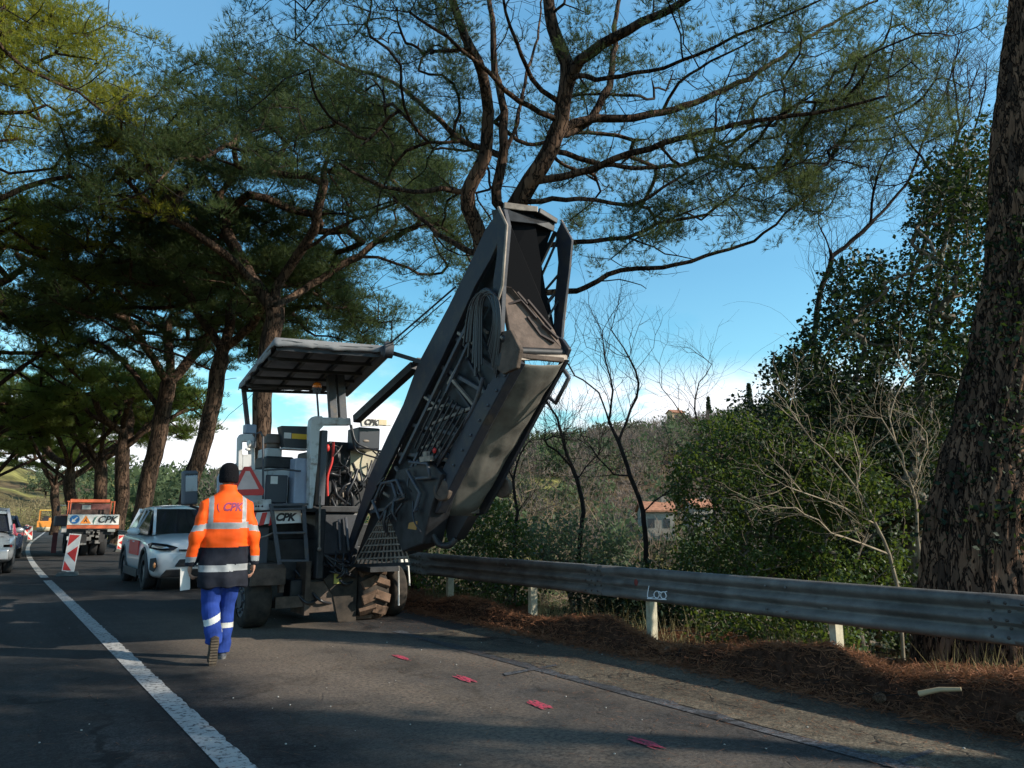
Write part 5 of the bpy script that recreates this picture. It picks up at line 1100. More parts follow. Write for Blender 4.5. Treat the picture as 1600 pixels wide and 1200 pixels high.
    for i in range(9): t = (i+.5)/9; a = Vector((795, 575)).lerp(Vector((675, 785)), t); q = MB(); q.ell(PX(a.x, a.y, XL-.01), (.012, .016, .016), 6, 4); q.build('bolt', MGREY, side)
    # belly sheet
    K, J = 26, 10; rings = []
    for k in range(K+1):
        t = k/K; l = Vector((806, 560)).lerp(Vector((674, 806)), t); r = Vector((884, 560)).lerp(Vector((742, 806)), t)
        A = PX(l.x, l.y, XL+.08); B_ = PX(r.x, r.y, XR); row = []
        for j in range(J+1):
            u = j/J; p = A.lerp(B_, u); sag = .045*math.sin(math.pi*u)*(.6+.4*math.sin(t*9)) + .03*mnoise.noise(Vector((t*7, u*3, 1))) + .02*mnoise.noise(Vector((t*16, u*7, 4)))
            row.append(p + Vector((0, -.45, -.9))*(sag+(.06 if t < .96 else .02)*math.sin(math.pi*min(1, u*8, (1-u)*8)*.5)))
        rings.append(row)
    q = MB(); q.loft(rings, caps=False, closed=False); belly = q.build('belly_cover', TARP, side); sm = belly.modifiers.new('thick', 'SOLIDIFY'); sm.thickness = .02; sb = belly.modifiers.new('sub', 'SUBSURF'); sb.levels = 1; sb.render_levels = 1
    q = MB()
    for t in (.0, .97): l = Vector((800, 559)).lerp(Vector((674, 806)), t); r = Vector((884, 559)).lerp(Vector((745, 806)), t); q.bar(PX(l.x, l.y, XL+.04), PX(r.x, r.y, XR+.02), .05, .05)
    for t in (): l = Vector((806, 560)).lerp(Vector((674, 806)), t); r = Vector((884, 560)).lerp(Vector((742, 806)), t); q.tube([PX(l.x, l.y, XL+.06)+Vector((0, -.05, -.08)), PX((l.x+r.x)/2, (l.y+r.y)/2+6, (XL+XR)/2)+Vector((0, -.07, -.09)), PX(r.x, r.y, XR)+Vector((0, -.02, -.03))], .010, 6)
    q.build('cover_bar', MEDGE, side)
    # far side of the box
    m = MB(); xpl([(876, 562), (885, 562), (756, 802), (742, 806)], XR, .04, m); m.build('far_side', MBLUE, side)
    m = MB(); a = [PX(x, y, XR+.05) for x, y in ((876, 570), (889, 590), (868, 630), (851, 614))]; m.tube(a[:1]+[a[0].lerp(a[1], .98)]+a[1:], .022, 8); m.build('handle', MGREY, side)
    # hinge
    m = MB(); m.cyl(PX(786, 548, XL-.02), PX(884, 552, XR+.04), .045, 14); m.cyl(PX(782, 562, XL-.03), PX(812, 566, XL+.25), .07, 14); m.ell(PX(790, 530, XL), (.05, .05, .05), 10, 8); m.build('hinge_shaft', MDARK, side)
    m = MB(); xpl([(774, 520), (797, 515), (812, 545), (806, 575), (785, 585), (768, 570)], XL-.03, .05, m); m.bar(PX(808, 556, XL+.1), PX(880, 563, XR-.05), .05, .05); m.build('hinge_bracket', MBROWN, side, bevel=.01)
    m = MB(); xpl([(862, 520), (878, 530), (888, 545), (880, 565), (864, 556)], XR, .05, m); m.build('hinge_bracket', MBLUE, side, bevel=.01)
    # belt of the folded head with cleats
    def QD(px, py, u): x = XL+.06+(XR-XL-.06)*u; return PX(px, py, x)
    A, B_, C_, D_, E_ = QD(783, 446, 0), QD(800, 449, .12), QD(866, 515, .92), QD(881, 547, 1), QD(801, 546, .05)
    m = MB(); nrm = Vector((0, .06, .02)); m.prism([A, B_, C_, D_, E_], nrm); belt = m.build('conveyor_belt', mat('worn_belt_rubber', (.12, .085, .068), .85, var=.35, scale=5, bump=.2), side, bevel=.01)
    m = MB(); o_ = Vector((0, -.02, 0))
    for (a, b) in (((788, 478), (812, 470)), ((812, 470), (836, 498)), ((796, 500), (800, 520)), ((822, 496), (842, 524)), ((842, 524), (864, 536)), ((806, 458), (822, 476)), ((800, 530), (812, 512)), ((846, 508), (870, 530)), ((822, 470), (860, 515))):
        ua = (a[0]-783)/100; ub = (b[0]-783)/100; m.bar(QD(a[0], a[1], ua)+o_, QD(b[0], b[1], ub)+o_, .022, .03, (0, -1, .3))
    m.build('belt_cleats', mat('cleat_rubber', (.05, .035, .032), .8), belt)
    # hood
    m = MB(); m.prism([QD(788, 328, 0), QD(838, 330, .5), QD(866, 350, .95), QD(848, 400, .9), QD(836, 432, .8), QD(858, 468, 1), QD(868, 522, 1), QD(783, 447, 0)], (0, .05, 0)); hood = m.build('discharge_hood', mat('black_hood', (.005, .0055, .007), .9, spec=.1), side)
    m = MB(); xpl([(778, 332), (787, 326), (793, 352), (785, 446), (781, 548), (773, 540), (770, 440), (776, 400)], XL-.02, .05, m); m.build('hood_side', MBLUE, side, bevel=.006)
    m = MB(); m.tube([PX(779, 324, XL-.04), PX(792, 352, XL-.04), PX(785, 446, XL-.04), PX(778, 470, XL-.04), PX(777, 520, XL-.04), PX(786, 530, XL-.04)], .016, 6); m.build('hood_trim', MEDGE, side)
    m = MB(); m.bar(QD(787, 321, 0), QD(840, 328, .55), .03, .07); m.build('hood_lip', MEDGE, side, bevel=.008)
    m = MB(); m.bar(QD(842, 329, .56), QD(870, 346, .98), .03, .06); m.prism([QD(788, 324, 0), QD(842, 330, .56), QD(868, 346, .98), QD(866, 362, .95), QD(838, 350, .52), QD(792, 345, .03)], (0, .25, .06)); m.build('hood_top', MDARK, side, bevel=.008)
    m = MB(); x = XR+.03; xpl([(877, 346), (893, 375), (889, 420), (879, 500), (875, 548), (864, 538), (866, 470), (872, 410), (868, 366)], x, .03, m); arm = m.build('head_side_arm', MBLUE, side, bevel=.005)
    m = MB(); m.tube([PX(877, 344, x+.04), PX(894, 375, x+.04), PX(889, 430, x+.04), PX(877, 545, x+.04)], .012, 6); m.build('arm_trim', MEDGE, arm)
    m = MB()
    for (a, b, w) in (((832, 438), (868, 362), .035), ((838, 450), (872, 372), .02), ((838, 470), (872, 430), .02), ((842, 490), (866, 460), .03), ((855, 498), (872, 470), .02)): m.bar(QD(a[0], a[1], .85), PX(b[0], b[1], x), w, w)
    m.build('head_brace', MDARK, arm)
    # hose bundle down the flank
    m = MB(); rnd = random.Random(6)
    for k in range(11):
        o = k*4.2-18+rnd.uniform(-3, 3); m.hose([PX(736+o*.7, 520+k*7+rnd.uniform(-25, 30), XL-.03-.01*(k % 3)), PX(742+o*.5, 480, XL-.05), PX(757+o*.35, 452+abs(o)*.3, XL-.08), PX(772+o*.3, 462+abs(o)*.4, XL-.06), PX(776+o*.25, 500+k*2, XL-.05), PX(768+o*.3, 540+k*5, XL-.02)], rnd.choice((.010, .015, .019)), 6)
    for k in range(8): a = PX(690+k*6, 610+k*5, XL-.01); b = PX(648+k*4, 700+k*6, XL-.02); m.hose([a, a.lerp(b, .5)+Vector((-.03, 0, -.05)), b], .012, 6)
    m.build('hose_bundle', HOSE, side)
    # lower frame, tail box and grille
    m = MB(); xpl([(620, 735), (672, 720), (690, 740), (672, 800), (660, 850), (628, 862), (612, 820), (600, 800)], XL-.06, .25, m); m.build('tail_box', MDARK, side, bevel=.015)
    for pts in (((586, 782), (597, 755), (612, 752), (620, 778), (605, 792), (594, 812), (582, 782)), ((612, 752), (620, 750), (632, 778), (618, 782)), ((636, 735), (650, 760), (656, 770), (648, 800)), ((640, 722), (668, 724), (672, 746), (650, 748))):
        m = MB(); m.tube([PX(a, b, XL-.12) for a, b in pts], .022, 4); m.build('guard_frame', MGREY, side)
    m = MB()
    for k in range(12): a = PX(rnd.uniform(600, 665), rnd.uniform(720, 800), XL-.1); b = a+Vector((0, rnd.uniform(-.25, .25), rnd.uniform(-.35, .05))); m.hose([a, a.lerp(b, .5)+Vector((-.04, 0, -.03)), b], rnd.choice((.010, .014, .02)), 6)
    m.build('tail_hoses', HOSE, side)
    bxs = MB(); xpl([(655, 714), (672, 712), (672, 720), (656, 722)], XL-.14, .04, bxs); xpl([(660, 706), (666, 705), (667, 712), (661, 713)], XL-.14, .04, bxs); bxs.build('bracket', MEDGE, side)
    m = MB(); m.ell(PX(679, 704, XL-.08), (.02, .03, .03), 8, 6); m.build('red_knob', RED, side)
    m = MB(); xpl([(639, 817), (652, 814), (650, 828), (637, 826)], XL-.065, .005, m); m.build('sticker', mat('brown_sticker', (.38, .20, .05), .6), side)
    m = MB(); g0 = Vector((556, 882)); L_ = [(552, 884), (600, 800)]; Rr = [(636, 882), (652, 845)]
    for k in range(9): t = k/8; a = Vector(L_[0]).lerp(Vector(L_[1]), t); b = Vector((640, 880)).lerp(Vector((618, 800)), t); m.bar(PX(a.x, a.y, XL), PX(b.x, b.y, XL), .018, .018)
    for k in range(13): t = k/12; a = Vector((552, 884)).lerp(Vector((640, 880)), t); b = Vector((600, 800)).lerp(Vector((618, 800)), t); m.bar(PX(a.x, a.y, XL+.01), PX(b.x, b.y, XL+.01), .016, .016)
    m.build('grille', MEDGE, side)
    m = MB(); m.bar(PX(548, 884, XL-.02), PX(640, 881, XL-.02), .04, .04); m.b2(4.05, 4.45, 9.0, 9.6, .64, .70); m.build('grille_frame', MDARK, side)
    for (cx, cy, x) in ((692, 766, XL+.0), (786, 762, XR+.1)):
        p = PX(cx, cy, x); w = MB(); w.wheel(p, .115, .07, (1, .35, 0), 20); w.cyl(p-Vector((.03, .01, 0)), p+Vector((.03, .01, 0)), .07, 14); w.build('guide_roller', MBROWN, side); b = MB(); b.bar(p+Vector((.02, 0, .03)), p+Vector((.05, .05, .22)), .05, .04); b.build('roller_bracket', MGREY, side)
    m = MB(); m.hose([PX(673, 808, XL+.05), PX(675, 832, XL+.05), PX(686, 850, XL+.1), PX(702, 852, XL+.15), PX(712, 842, XL+.2)], .035, 10); m.prism([PX(a, b, XL+.2) for a, b in ((692, 806), (732, 806), (712, 842), (700, 846))], (.12, 0, 0)); m.build('hanging_skirt', mat('black_rubber', (.012, .012, .013), .6), side)
    return root
machine()
# ------------------------------------------------------------------ cars
GLASS = mat('dark_car_glass', (.015, .018, .02), .06, spec=.8); TYRE = mat('car_tyre', (.02, .02, .021), .85); ALLOY = mat('alloy_wheel', (.38, .38, .39), .35, .8); CLAD = mat('black_cladding', (.022, .023, .025), .6)
LAMP = mat('clear_lamp', (.30, .32, .34), .12, .6, coat=.8); TAIL = mat('red_tail_lamp', (.35, .012, .012), .2, coat=.8); CHROME = mat('chrome_trim', (.6, .6, .6), .15, 1.0)
def make_car(name, label, paint, S, GH, wb, tr, rw, seed=0, cat='car', group=None):
    """S: body stations (y, half width, bottom, shoulder, top); GH: greenhouse (y, z, half width) base front, roof front, roof mid, roof rear, base rear. Nose towards -Y."""
    root = thing(name, label, cat, group=group); m = MB(True); rings = []
    for (y, w, zb, zs, zt) in S:
        h = [(0, zb), (w*.8, zb), (w*.97, zb+.09), (w*1.0, (zb+zs)*.5), (w*.985, zs-.10), (w*.93, zs-.02), (w*.62, zt-.012), (w*.25, zt), (0, zt)]
        ring = [(x, y, z) for x, z in h] + [(-x, y, z) for x, z in reversed(h[1:-1])]; rings.append(ring)
    m.loft(rings); body = m.build('body', paint, root); s = body.modifiers.new('sub', 'SUBSURF'); s.levels = 2; s.render_levels = 2
    W = max(q[1] for q in S); cut = []
    for yy in (-wb/2, wb/2):
        for sx in (-1, 1):
            c = MB(True); c.cyl((sx*(W-.26), yy+tr, rw), (sx*(W+.3), yy+tr, rw), rw+.055, 32); co = c.build('cut', paint); b = body.modifiers.new('b', 'BOOLEAN'); b.operation = 'DIFFERENCE'; b.object = co; b.solver = 'EXACT'; cut.append(co)
    applied(body)
    for c in cut: bpy.data.objects.remove(c)
    for p in body.data.polygons: p.use_smooth = True
    wn = body.modifiers.new('wn', 'WEIGHTED_NORMAL')
    for yy in (-wb/2, wb/2):
        for sx in (-1, 1):
            q = MB(True); cx = sx*(W-.125); q.wheel((cx, yy+tr, rw), rw, .21, n=32, prof=[(-.5, .60), (-.5, .88), (-.42, .98), (0, 1.0), (.42, .98), (.5, .88), (.5, .60)]); t = q.build('wheel', TYRE, root)
            q = MB(True); ox = cx+sx*.06
            for k in range(5):
                a = 2*math.pi*k/5+.3; q.bar((ox, yy+tr, rw), (ox, yy+tr+math.cos(a)*rw*.62, rw+math.sin(a)*rw*.62), .07, .03, (1, 0, 0))
            q.wheel((cx, yy+tr, rw), rw*.66, .19, n=28, prof=[(-.5, .92), (-.5, 1), (.5, 1), (.5, .92)]); q.cyl((ox-.02*sx, yy+tr, rw), (ox+.025*sx, yy+tr, rw), rw*.16, 12); q.build('rim', ALLOY, t)
            q = MB(True); q.cyl((sx*(W-.30), yy+tr, rw), (sx*(W-.25), yy+tr, rw), rw+.05, 24); q.build('wheel_well', CLAD, root)
            q = MB(True); P = [(sx*(W-.035), yy+tr+math.cos(a)*(rw+.075), rw+math.sin(a)*(rw+.075)) for a in [math.pi*(i/14)*1.16-.25 for i in range(15)]]; q.tube(P, .042, 6); q.build('arch_trim', CLAD, root)
    A, B, C, D, E = GH
    for sx in (-1, 1):
        q = MB(True); q.prism([(sx*(A[2]+.10), A[0]+.10, A[1]-.02), (sx*(B[2]+.03), B[0]+.06, B[1]-.03), (sx*(C[2]+.02), C[0], C[1]-.04), (sx*(D[2]+.03), D[0]-.05, D[1]-.04), (sx*(E[2]+.08), E[0]-.12, E[1]), (sx*(A[2]+.12), (A[0]+E[0])/2, A[1]-.01)], (-sx*.03, 0, 0)); q.build('side_window', GLASS, root)
    for (P, Q, nm) in ((A, B, 'windscreen'), (E, D, 'rear_window')):
        q = MB(True); K = 6; ro = []; bow = -.10 if P is A else .05
        for k in range(K+1): t = k/K; w = P[2]+(Q[2]-P[2])*t; ro.append([(w*u, P[0]+(Q[0]-P[0])*t + bow*(1-u*u)*.8, P[1]+(Q[1]-P[1])*t) for u in (-1, -.7, -.35, 0, .35, .7, 1)])
        q.loft(ro, caps=False, closed=False); q.build(nm, GLASS, root)
    q = MB(True); ro = []
    for (y, z, w) in ((B[0]-.02, B[1]-.01, B[2]), (B[0]+.25, B[1]+.03, B[2]+.01), C, ((C[0]+D[0])/2, (C[1]+D[1])/2+.02, D[2]+.02), D, (D[0]+.12, D[1]-.05, D[2]-.04)):
        ro.append([(w*u, y, z+.05*(1-u*u)) for u in (-1.05, -.8, -.4, 0, .4, .8, 1.05)]+[(w*u, y, z-.05) for u in (1.05, 0, -1.05)])
    q.loft(ro); q.build('roof', paint, root)
    for sx in (-1, 1):
        q = MB(True); q.bar((sx*A[2], A[0], A[1]), (sx*B[2], B[0], B[1]), .06, .05, (sx, 0, 0)); q.bar((sx*(E[2]+.02), E[0]-.04, E[1]), (sx*(D[2]+.01), D[0], D[1]), .16, .06, (sx, 0, 0)); ym = (B[0]+D[0])/2; q.bar((sx*(A[2]+.12), ym-.05, A[1]), (sx*(C[2]+.03), ym, C[1]-.04), .05, .03, (sx, 0, 0)); q.build('pillar', paint if sx < 2 else CLAD, root)
        q = MB(True); q.ell((sx*(W+.10), A[0]+.42, A[1]+.04), (.12, .07, .08), 12, 8); mi = q.build('door_mirror', paint, root); q = MB(True); q.bar((sx*(W-.06), A[0]+.42, A[1]-.02), (sx*(W+.06), A[0]+.42, A[1]), .05, .04); q.build('mirror_stalk', CLAD, mi)
        q = MB(True); q.b2(sx*(W-.01), sx*(W+.02), -wb/2+.5, wb/2-.4, S[3][2]+.0, S[3][2]+.16); q.build('sill', CLAD, root, bevel=.01)
        for yy in (-.15, .75): h = MB(True); h.b2(sx*(W-.0), sx*(W+.03), yy-.09, yy+.09, .86, .89); h.build('door_handle', paint, root, bevel=.008)
    return root, W
PEARL = mat('pearl_white_paint', (.62, .66, .68), .28, coat=.9); SILV = mat('silver_car_paint', (.42, .43, .44), .3, .45, coat=.8); NAVY = mat('dark_blue_car_paint', (.03, .045, .08), .25, .2, coat=.8)
SS = [(-2.08, .50, .42, .66, .70), (-2.03, .74, .26, .80, .86), (-1.85, .86, .20, .89, .965), (-1.4, .885, .2, .95, 1.02), (-.95, .885, .2, .98, 1.06), (-.2, .875, .2, 1.01, 1.07), (.7, .875, .2, 1.03, 1.08), (1.5, .885, .22, 1.05, 1.1), (1.92, .87, .28, 1.03, 1.1), (2.08, .76, .4, .92, 1.0)]
suv, W = make_car('parked_car', 'white compact SUV facing us behind the worker, red block on its door', PEARL, SS, [(-1.05, 1.04, .68), (-.30, 1.53, .57), (.4, 1.58, .58), (1.45, 1.50, .56), (1.92, 1.08, .66)], 2.56, 0.0, .345)
def P_(m, pts, vec, nm, mt, par, bev=0): q = MB(True); q.prism(pts, vec); return q.build(nm, mt, par, bevel=bev)
for sx in (-1, 1):
    P_(0, [(sx*.88, -1.66, .86), (sx*.845, -1.88, .89), (sx*.62, -2.045, .86), (sx*.42, -2.08, .80), (sx*.50, -2.09, .75), (sx*.72, -2.03, .745), (sx*.87, -1.82, .78)], (0, -.028, 0), 'headlight', GLASS, suv, .006)
    P_(0, [(sx*.84, -1.90, .845), (sx*.62, -2.07, .815), (sx*.56, -2.085, .785), (sx*.72, -2.06, .78), (sx*.85, -1.89, .80)], (0, -.025, 0), 'lamp_lens', LAMP, suv, .004)
    P_(0, [(sx*.86, -1.93, .60), (sx*.78, -2.06, .62), (sx*.75, -2.075, .46), (sx*.80, -2.03, .36), (sx*.86, -1.93, .40)], (0, -.03, 0), 'fog_surround', CLAD, suv, .01)
    q = MB(True); q.ell((sx*.795, -2.06, .48), (.03, .025, .055), 10, 8); q.build('indicator', mat('amber_lamp', (.5, .22, .08), .3), suv)
    q = MB(True); q.b2(sx*(W-.012), sx*(W+.012), -.72, .40, .62, .90); q.build('red_door_panel', mat('red_vinyl', (.55, .05, .04), .5), suv)
P_(0, [(-.60, -2.09, .40), (.60, -2.09, .40), (.70, -2.04, .26), (-.70, -2.04, .26)], (0, -.035, 0), 'lower_grille', CLAD, suv, .02)
P_(0, [(-.38, -2.09, .58), (.38, -2.09, .58), (.46, -2.085, .45), (-.46, -2.085, .45)], (0, -.03, 0), 'grille', CLAD, suv, .02)
q = MB(True); q.b2(-.40, .40, -2.11, -2.05, .735, .76); q.build('upper_slot', CLAD, suv, bevel=.006)
q = MB(True); q.tube([Vector((math.cos(a)*.075, -2.115, .80+math.sin(a)*.05)) for a in [i*.3142 for i in range(21)]], .009, 6); q.build('emblem', BLK, suv)
q = MB(True); q.b2(-.26, .26, -2.135, -2.12, .47, .58); q.build('number_plate', WHT, suv)
suv.location = (3.40, 17.35, 0)
VS = [(-2.1, .6, .38, .68, .74), (-2.0, .78, .25, .8, .88), (-1.6, .86, .22, .9, .98), (-1.0, .87, .22, .95, 1.04), (.0, .87, .22, .97, 1.05), (1.0, .87, .22, 1.0, 1.06), (1.75, .86, .25, 1.0, 1.06), (2.0, .84, .30, .98, 1.04), (2.1, .74, .42, .88, .96)]
van, Wv = make_car('car', 'silver people carrier driving away at the left edge of the picture', SILV, VS, [(-1.2, 1.0, .70), (-.45, 1.54, .60), (.5, 1.62, .62), (1.7, 1.56, .60), (2.0, 1.04, .70)], 2.6, 0, .32)
for sx in (-1, 1):
    P_(0, [(sx*.85, 1.98, .96), (sx*.76, 2.06, .96), (sx*.74, 2.0, 1.22), (sx*.78, 1.94, 1.22)], (0, .04, 0), 'tail_light', TAIL, van, .01)
    q = MB(True); q.b2(sx*.60, sx*.78, 2.06, 2.10, .66, .72); q.build('reflector', TAIL, van)
q = MB(True); q.b2(-.72, .72, 2.02, 2.14, .36, .60); q.build('rear_bumper', SILV, van, bevel=.03); q = MB(True); q.b2(-.26, .26, 2.10, 2.125, .72, .84); q.build('number_plate', WHT, van)
van.location = (-.22, 24.3, 0); van.rotation_euler = (0, 0, math.pi)
car2, W2 = make_car('car', 'dark blue car driving ahead of the silver people carrier', NAVY, VS, [(-1.0, 1.0, .70), (-.35, 1.42, .58), (.4, 1.48, .58), (1.4, 1.42, .56), (1.95, 1.04, .68)], 2.6, 0, .32)
for sx in (-1, 1): P_(0, [(sx*.84, 1.98, .80), (sx*.60, 2.09, .80), (sx*.60, 2.07, .98), (sx*.8, 1.98, .98)], (0, .04, 0), 'tail_light', TAIL, car2, .01)
car2.location = (.25, 33.5, 0); car2.rotation_euler = (0, 0, math.pi)
# ------------------------------------------------------------------ works lorry seen from behind
OR = mat('orange_truck_paint', (.55, .12, .045), .5, var=.15, scale=3); DIRT = mat('dirty_chassis', (.028, .026, .026), .8, var=.5, scale=4)
SBLUE = mat('sign_blue', (.02, .16, .42), .5); SOR = mat('sign_orange', (.8, .25, .03), .5); GREEN = mat('logo_green', (.12, .25, .2), .5)
def truck():
    Y = 32.0; root = thing('works_truck', 'orange works truck seen from behind, carrying a white sign board with a blue arrow disc', 'truck', (PY(142, 865, Y).x, Y+2.5, 0))
    def bx(n, a, y, dep, m, bev=.01, par=None):
        x0, p0, x1, p1 = a; cx = (x0+x1)/2; cy = (p0+p1)/2; q = MB(); q.b2(PY(x0, cy, y).x, PY(x1, cy, y).x, y, y+dep, PY(cx, p1, y).z, PY(cx, p0, y).z); return q.build(n, m, par or root, bevel=bev)
    b = bx('sign_board', (105.5, 804, 186, 820), Y, .05, WHT); y = Y-.012
    c = PY(117, 811.5, y); q = MB(); q.cyl(c+Vector((0, .004, 0)), c-Vector((0, .01, 0)), .155, 28); q.build('blue_disc', SBLUE, b)
    q = MB(); c2 = c+Vector((0, -.016, 0)); q.bar(c2+Vector((.08, 0, .08)), c2+Vector((-.04, 0, -.04)), .045, .006, (0, 1, 0)); q.prism([c2+Vector((-.095, 0, -.095)), c2+Vector((.035, 0, -.085)), c2+Vector((-.085, 0, .035))], (0, -.004, 0)); q.build('white_arrow', WHT, b)
    c = PY(134, 812, y); q = MB(); q.prism([c+Vector((-.18, 0, -.14)), c+Vector((.18, 0, -.14)), c+Vector((0, 0, .16))], (0, .008, 0)); q.build('orange_triangle', SOR, b)
    q = MB(); q.bar(c+Vector((-.05, -.006, -.09)), c+Vector((.02, -.006, .03)), .03, .004, (0, 1, 0)); q.bar(c+Vector((.06, -.006, -.09)), c+Vector((.01, -.006, -.02)), .03, .004, (0, 1, 0)); q.ell(c+Vector((.02, -.006, .06)), (.02, .003, .02), 6, 4); q.build('triangle_symbol', BLK, b)
    q = MB(); P = [PY(a, d, y) for a, d in ((146, 819), (146.5, 814), (149, 809), (153, 806.5))]; q.tube(P, [.005, .03, .03, .006], 5); q.build('swoosh', GREEN, b)
    text_mesh('lettering', 'CPK', .34, frame(PY(167, 812, y-.004), (1, 0, 0), (0, 0, 1)), BLK, b, .3, .007)
    bx('bumper_beam', (104, 820.5, 186, 826), Y+.02, .1, OR)
    bx('headboard', (110, 780, 172, 786), Y+.3, .06, OR); bx('headboard', (105, 783, 180, 785), Y+.24, .06, OR)
    for x in (106.5, 110, 173, 178.5): bx('corner_post', (x-.9, 783, x+.9, 805), Y+.2, .06, OR)
    bx('load', (112, 796, 172, 804), Y+.6, 2.6, mat('rubble_load', (.09, .055, .045), .9, var=.5, scale=8, bump=.5)); bx('cab', (112, 787, 172, 805), Y+3.4, 1.7, mat('dark_red_cab', (.12, .035, .03), .6, var=.3)); bx('cab_window', (128, 789, 142, 799), Y+3.35, .06, mat('pale_pane', (.35, .36, .34), .3))
    bx('side_rail', (104, 803, 108, 806), Y+.2, 3.0, OR); bx('side_locker', (86, 806, 105, 822), Y+1.2, .8, mat('dark_locker', (.04, .035, .045), .6), .03); bx('rear_mirror', (89, 790, 93, 799), Y+3.5, .06, BLK); bx('handrail', (94, 789, 104, 790), Y+3.4, .04, WHT)
    q = MB(); x0 = PY(112, 840, Y).x; x1 = PY(178, 840, Y).x
    q.b2(x0, x1, Y+.2, Y+5, .78, .98); q.b2(x0+.3, x0+.5, Y+.1, Y+5.5, .5, .8); q.b2(x1-.5, x1-.3, Y+.1, Y+5.5, .5, .8); q.cyl((x0, Y+1.2, .5), (x1, Y+1.2, .5), .09, 12); q.ell(((x0+x1)/2, Y+1.1, .5), (.22, .25, .22)); q.b2(x0+.6, x1-.6, Y+.3, Y+.6, .45, .62); q.build('chassis', DIRT, root, bevel=.01)
    q = MB(); rnd = random.Random(2)
    for k in range(12): p = Vector((rnd.uniform(x0+.3, x1-.5), Y+.15, rnd.uniform(.45, .95))); q.box(p, (rnd.uniform(.08, .2), .1, rnd.uniform(.05, .14)))
    q.build('underbody_parts', mat('dull_grey_parts', (.16, .15, .14), .7, var=.4, scale=6), root)
    for sx, xc in ((-1, x0+.22), (1, x1-.26)):
        for off in ((0, .30) if sx < 0 else (0, -.30)):
            q = MB(); q.wheel((xc+off, Y+1.2, .48), .48, .27, n=32); t = q.build('wheel', TYRE, root); q = MB(); q.cyl((xc+off-.05, Y+1.2, .48), (xc+off+.05, Y+1.2, .48), .3, 20); q.build('rim', DIRT, t)
        q = MB(); q.wheel((xc, Y+4.6, .48), .48, .27, n=32); q.build('wheel', TYRE, root)
    bx('mudguard', (81, 832, 89, 864), Y+2.2, .08, mat('dark_red_guard', (.14, .025, .03), .6, var=.3)); bx('tail_lamp', (104, 838, 109, 844), Y+.05, .05, WHT); bx('number_plate', (168, 823, 180, 831), Y+.05, .04, mat('grey_plate', (.22, .23, .22), .6)); bx('side_door', (96, 822, 104, 832), Y+1.3, .5, WHT)
truck()
def roller():
    c = PZ(69, 831, 0.0); root = thing('road_roller', 'small orange road roller standing far down the lane, left of the truck', 'road roller', (c.x, c.y, 0))
    YO = mat('roller_orange', (.72, .26, .04), .5, var=.12); YL = mat('roller_yellow', (.80, .52, .09), .5, var=.12)
    s = 1.0; q = MB(True); w = .85
    q.wheel((0, -.2, .55), .55, 1.6, n=32, prof=[(-.5, .0), (-.5, 1), (.5, 1), (.5, .0)]); q.build('drum', mat('pale_drum', (.55, .48, .35), .5, .2), root); q = MB(True); q.wheel((0, 2.2, .55), .55, 1.6, n=32, prof=[(-.5, .0), (-.5, 1), (.5, 1), (.5, .0)]); q.build('drum', mat('pale_drum', (.5, .5, .5)), root)
    q = MB(True); q.b2(-w, w, -.75, -.6, .55, 1.25); q.b2(-w, w, -.7, 2.7, .95, 1.35); q.b2(-w, -w+.08, -.7, .3, .45, 1.1); q.b2(w-.08, w, -.7, .3, .45, 1.1); q.build('body', YO, root, bevel=.05)
    q = MB(True); q.b2(-.5, .5, 1.2, 2.5, 1.3, 1.75); q.build('engine_cover', YO, root, bevel=.05)
    q = MB(True); q.b2(-.75, .75, -.2, 1.9, 2.65, 2.75); q.build('roof', YL, root, bevel=.04)
    for x in (-.68, .68):
        for y in (-.1, 1.8): q = MB(True); q.bar((x, y, 1.3), (x, y, 2.66), .08); q.build('roof_post', YO, root)
    q = MB(True); q.b2(-.3, .3, .4, .95, 1.35, 1.5); q.b2(-.3, .3, .9, 1.0, 1.45, 2.0); q.build('seat', CLAD, root, bevel=.03); q = MB(True); q.tube([(0, -.1, 1.3), (0, .15, 1.75)], .03, 6); q.b2(-.35, .35, -.15, .0, 1.3, 1.7); q.build('console', CLAD, root)
    root.rotation_euler = (0, 0, R_(-6))
roller()
# ------------------------------------------------------------------ traffic panels
def panel(loc, label, tilt=(0, 0), h=.88, w=.26, rz=0.0):
    root = thing('traffic_panel', label, 'traffic panel', loc, rz, group='striped traffic panels down the centre line'); M = Euler((R_(tilt[0]), R_(tilt[1]), 0)).to_matrix()
    def T(x, y, z): return M @ Vector((x, y, z-.06))+Vector((0, 0, .06))
    q = MB(True); q.prism([T(-w/2, -.02, .10), T(w/2, -.02, .10), T(w/2, -.02, .10+h), T(-w/2, -.02, .10+h)], M @ Vector((0, .04, 0))); p = q.build('panel', WHT, root, bevel=.008)
    for pts in (((-.42, .97), (.42, .97), (-.42, .66)), ((.42, .68), (.42, .26), (-.34, .47)), ((-.42, .27), (.25, .03), (-.42, .03))):
        q = MB(True); q.prism([T(a*w, -.025, .10+b*h) for a, b in pts], M @ Vector((0, .004, 0))); q.build('red_stripe', RED, p)
    q = MB(True); q.prism([(-.22, -.28, 0), (.22, -.28, 0), (.17, -.22, .09), (-.17, -.22, .09)], (0, .5, 0)); q.build('base', mat('recycled_rubber', (.08, .085, .08), .9, var=.3, scale=10), root, bevel=.01)
    q = MB(True); q.box(T(0, 0, .06), (.05, .04, .14), M); q.build('stem', WHT, root)
c = PZ(105, 900); panel((c.x, c.y, .006), 'nearest red and white striped traffic panel, leaning on the centre line', (0, 5), rz=-.25)
c = PZ(45, 846); panel((c.x+.05, c.y, .006), 'second striped traffic panel, small beside the truck and roller', (0, -3))
c = PZ(40, 838); panel((c.x, c.y, .006), 'farthest pale traffic panel at the end of the centre line', (0, 2))
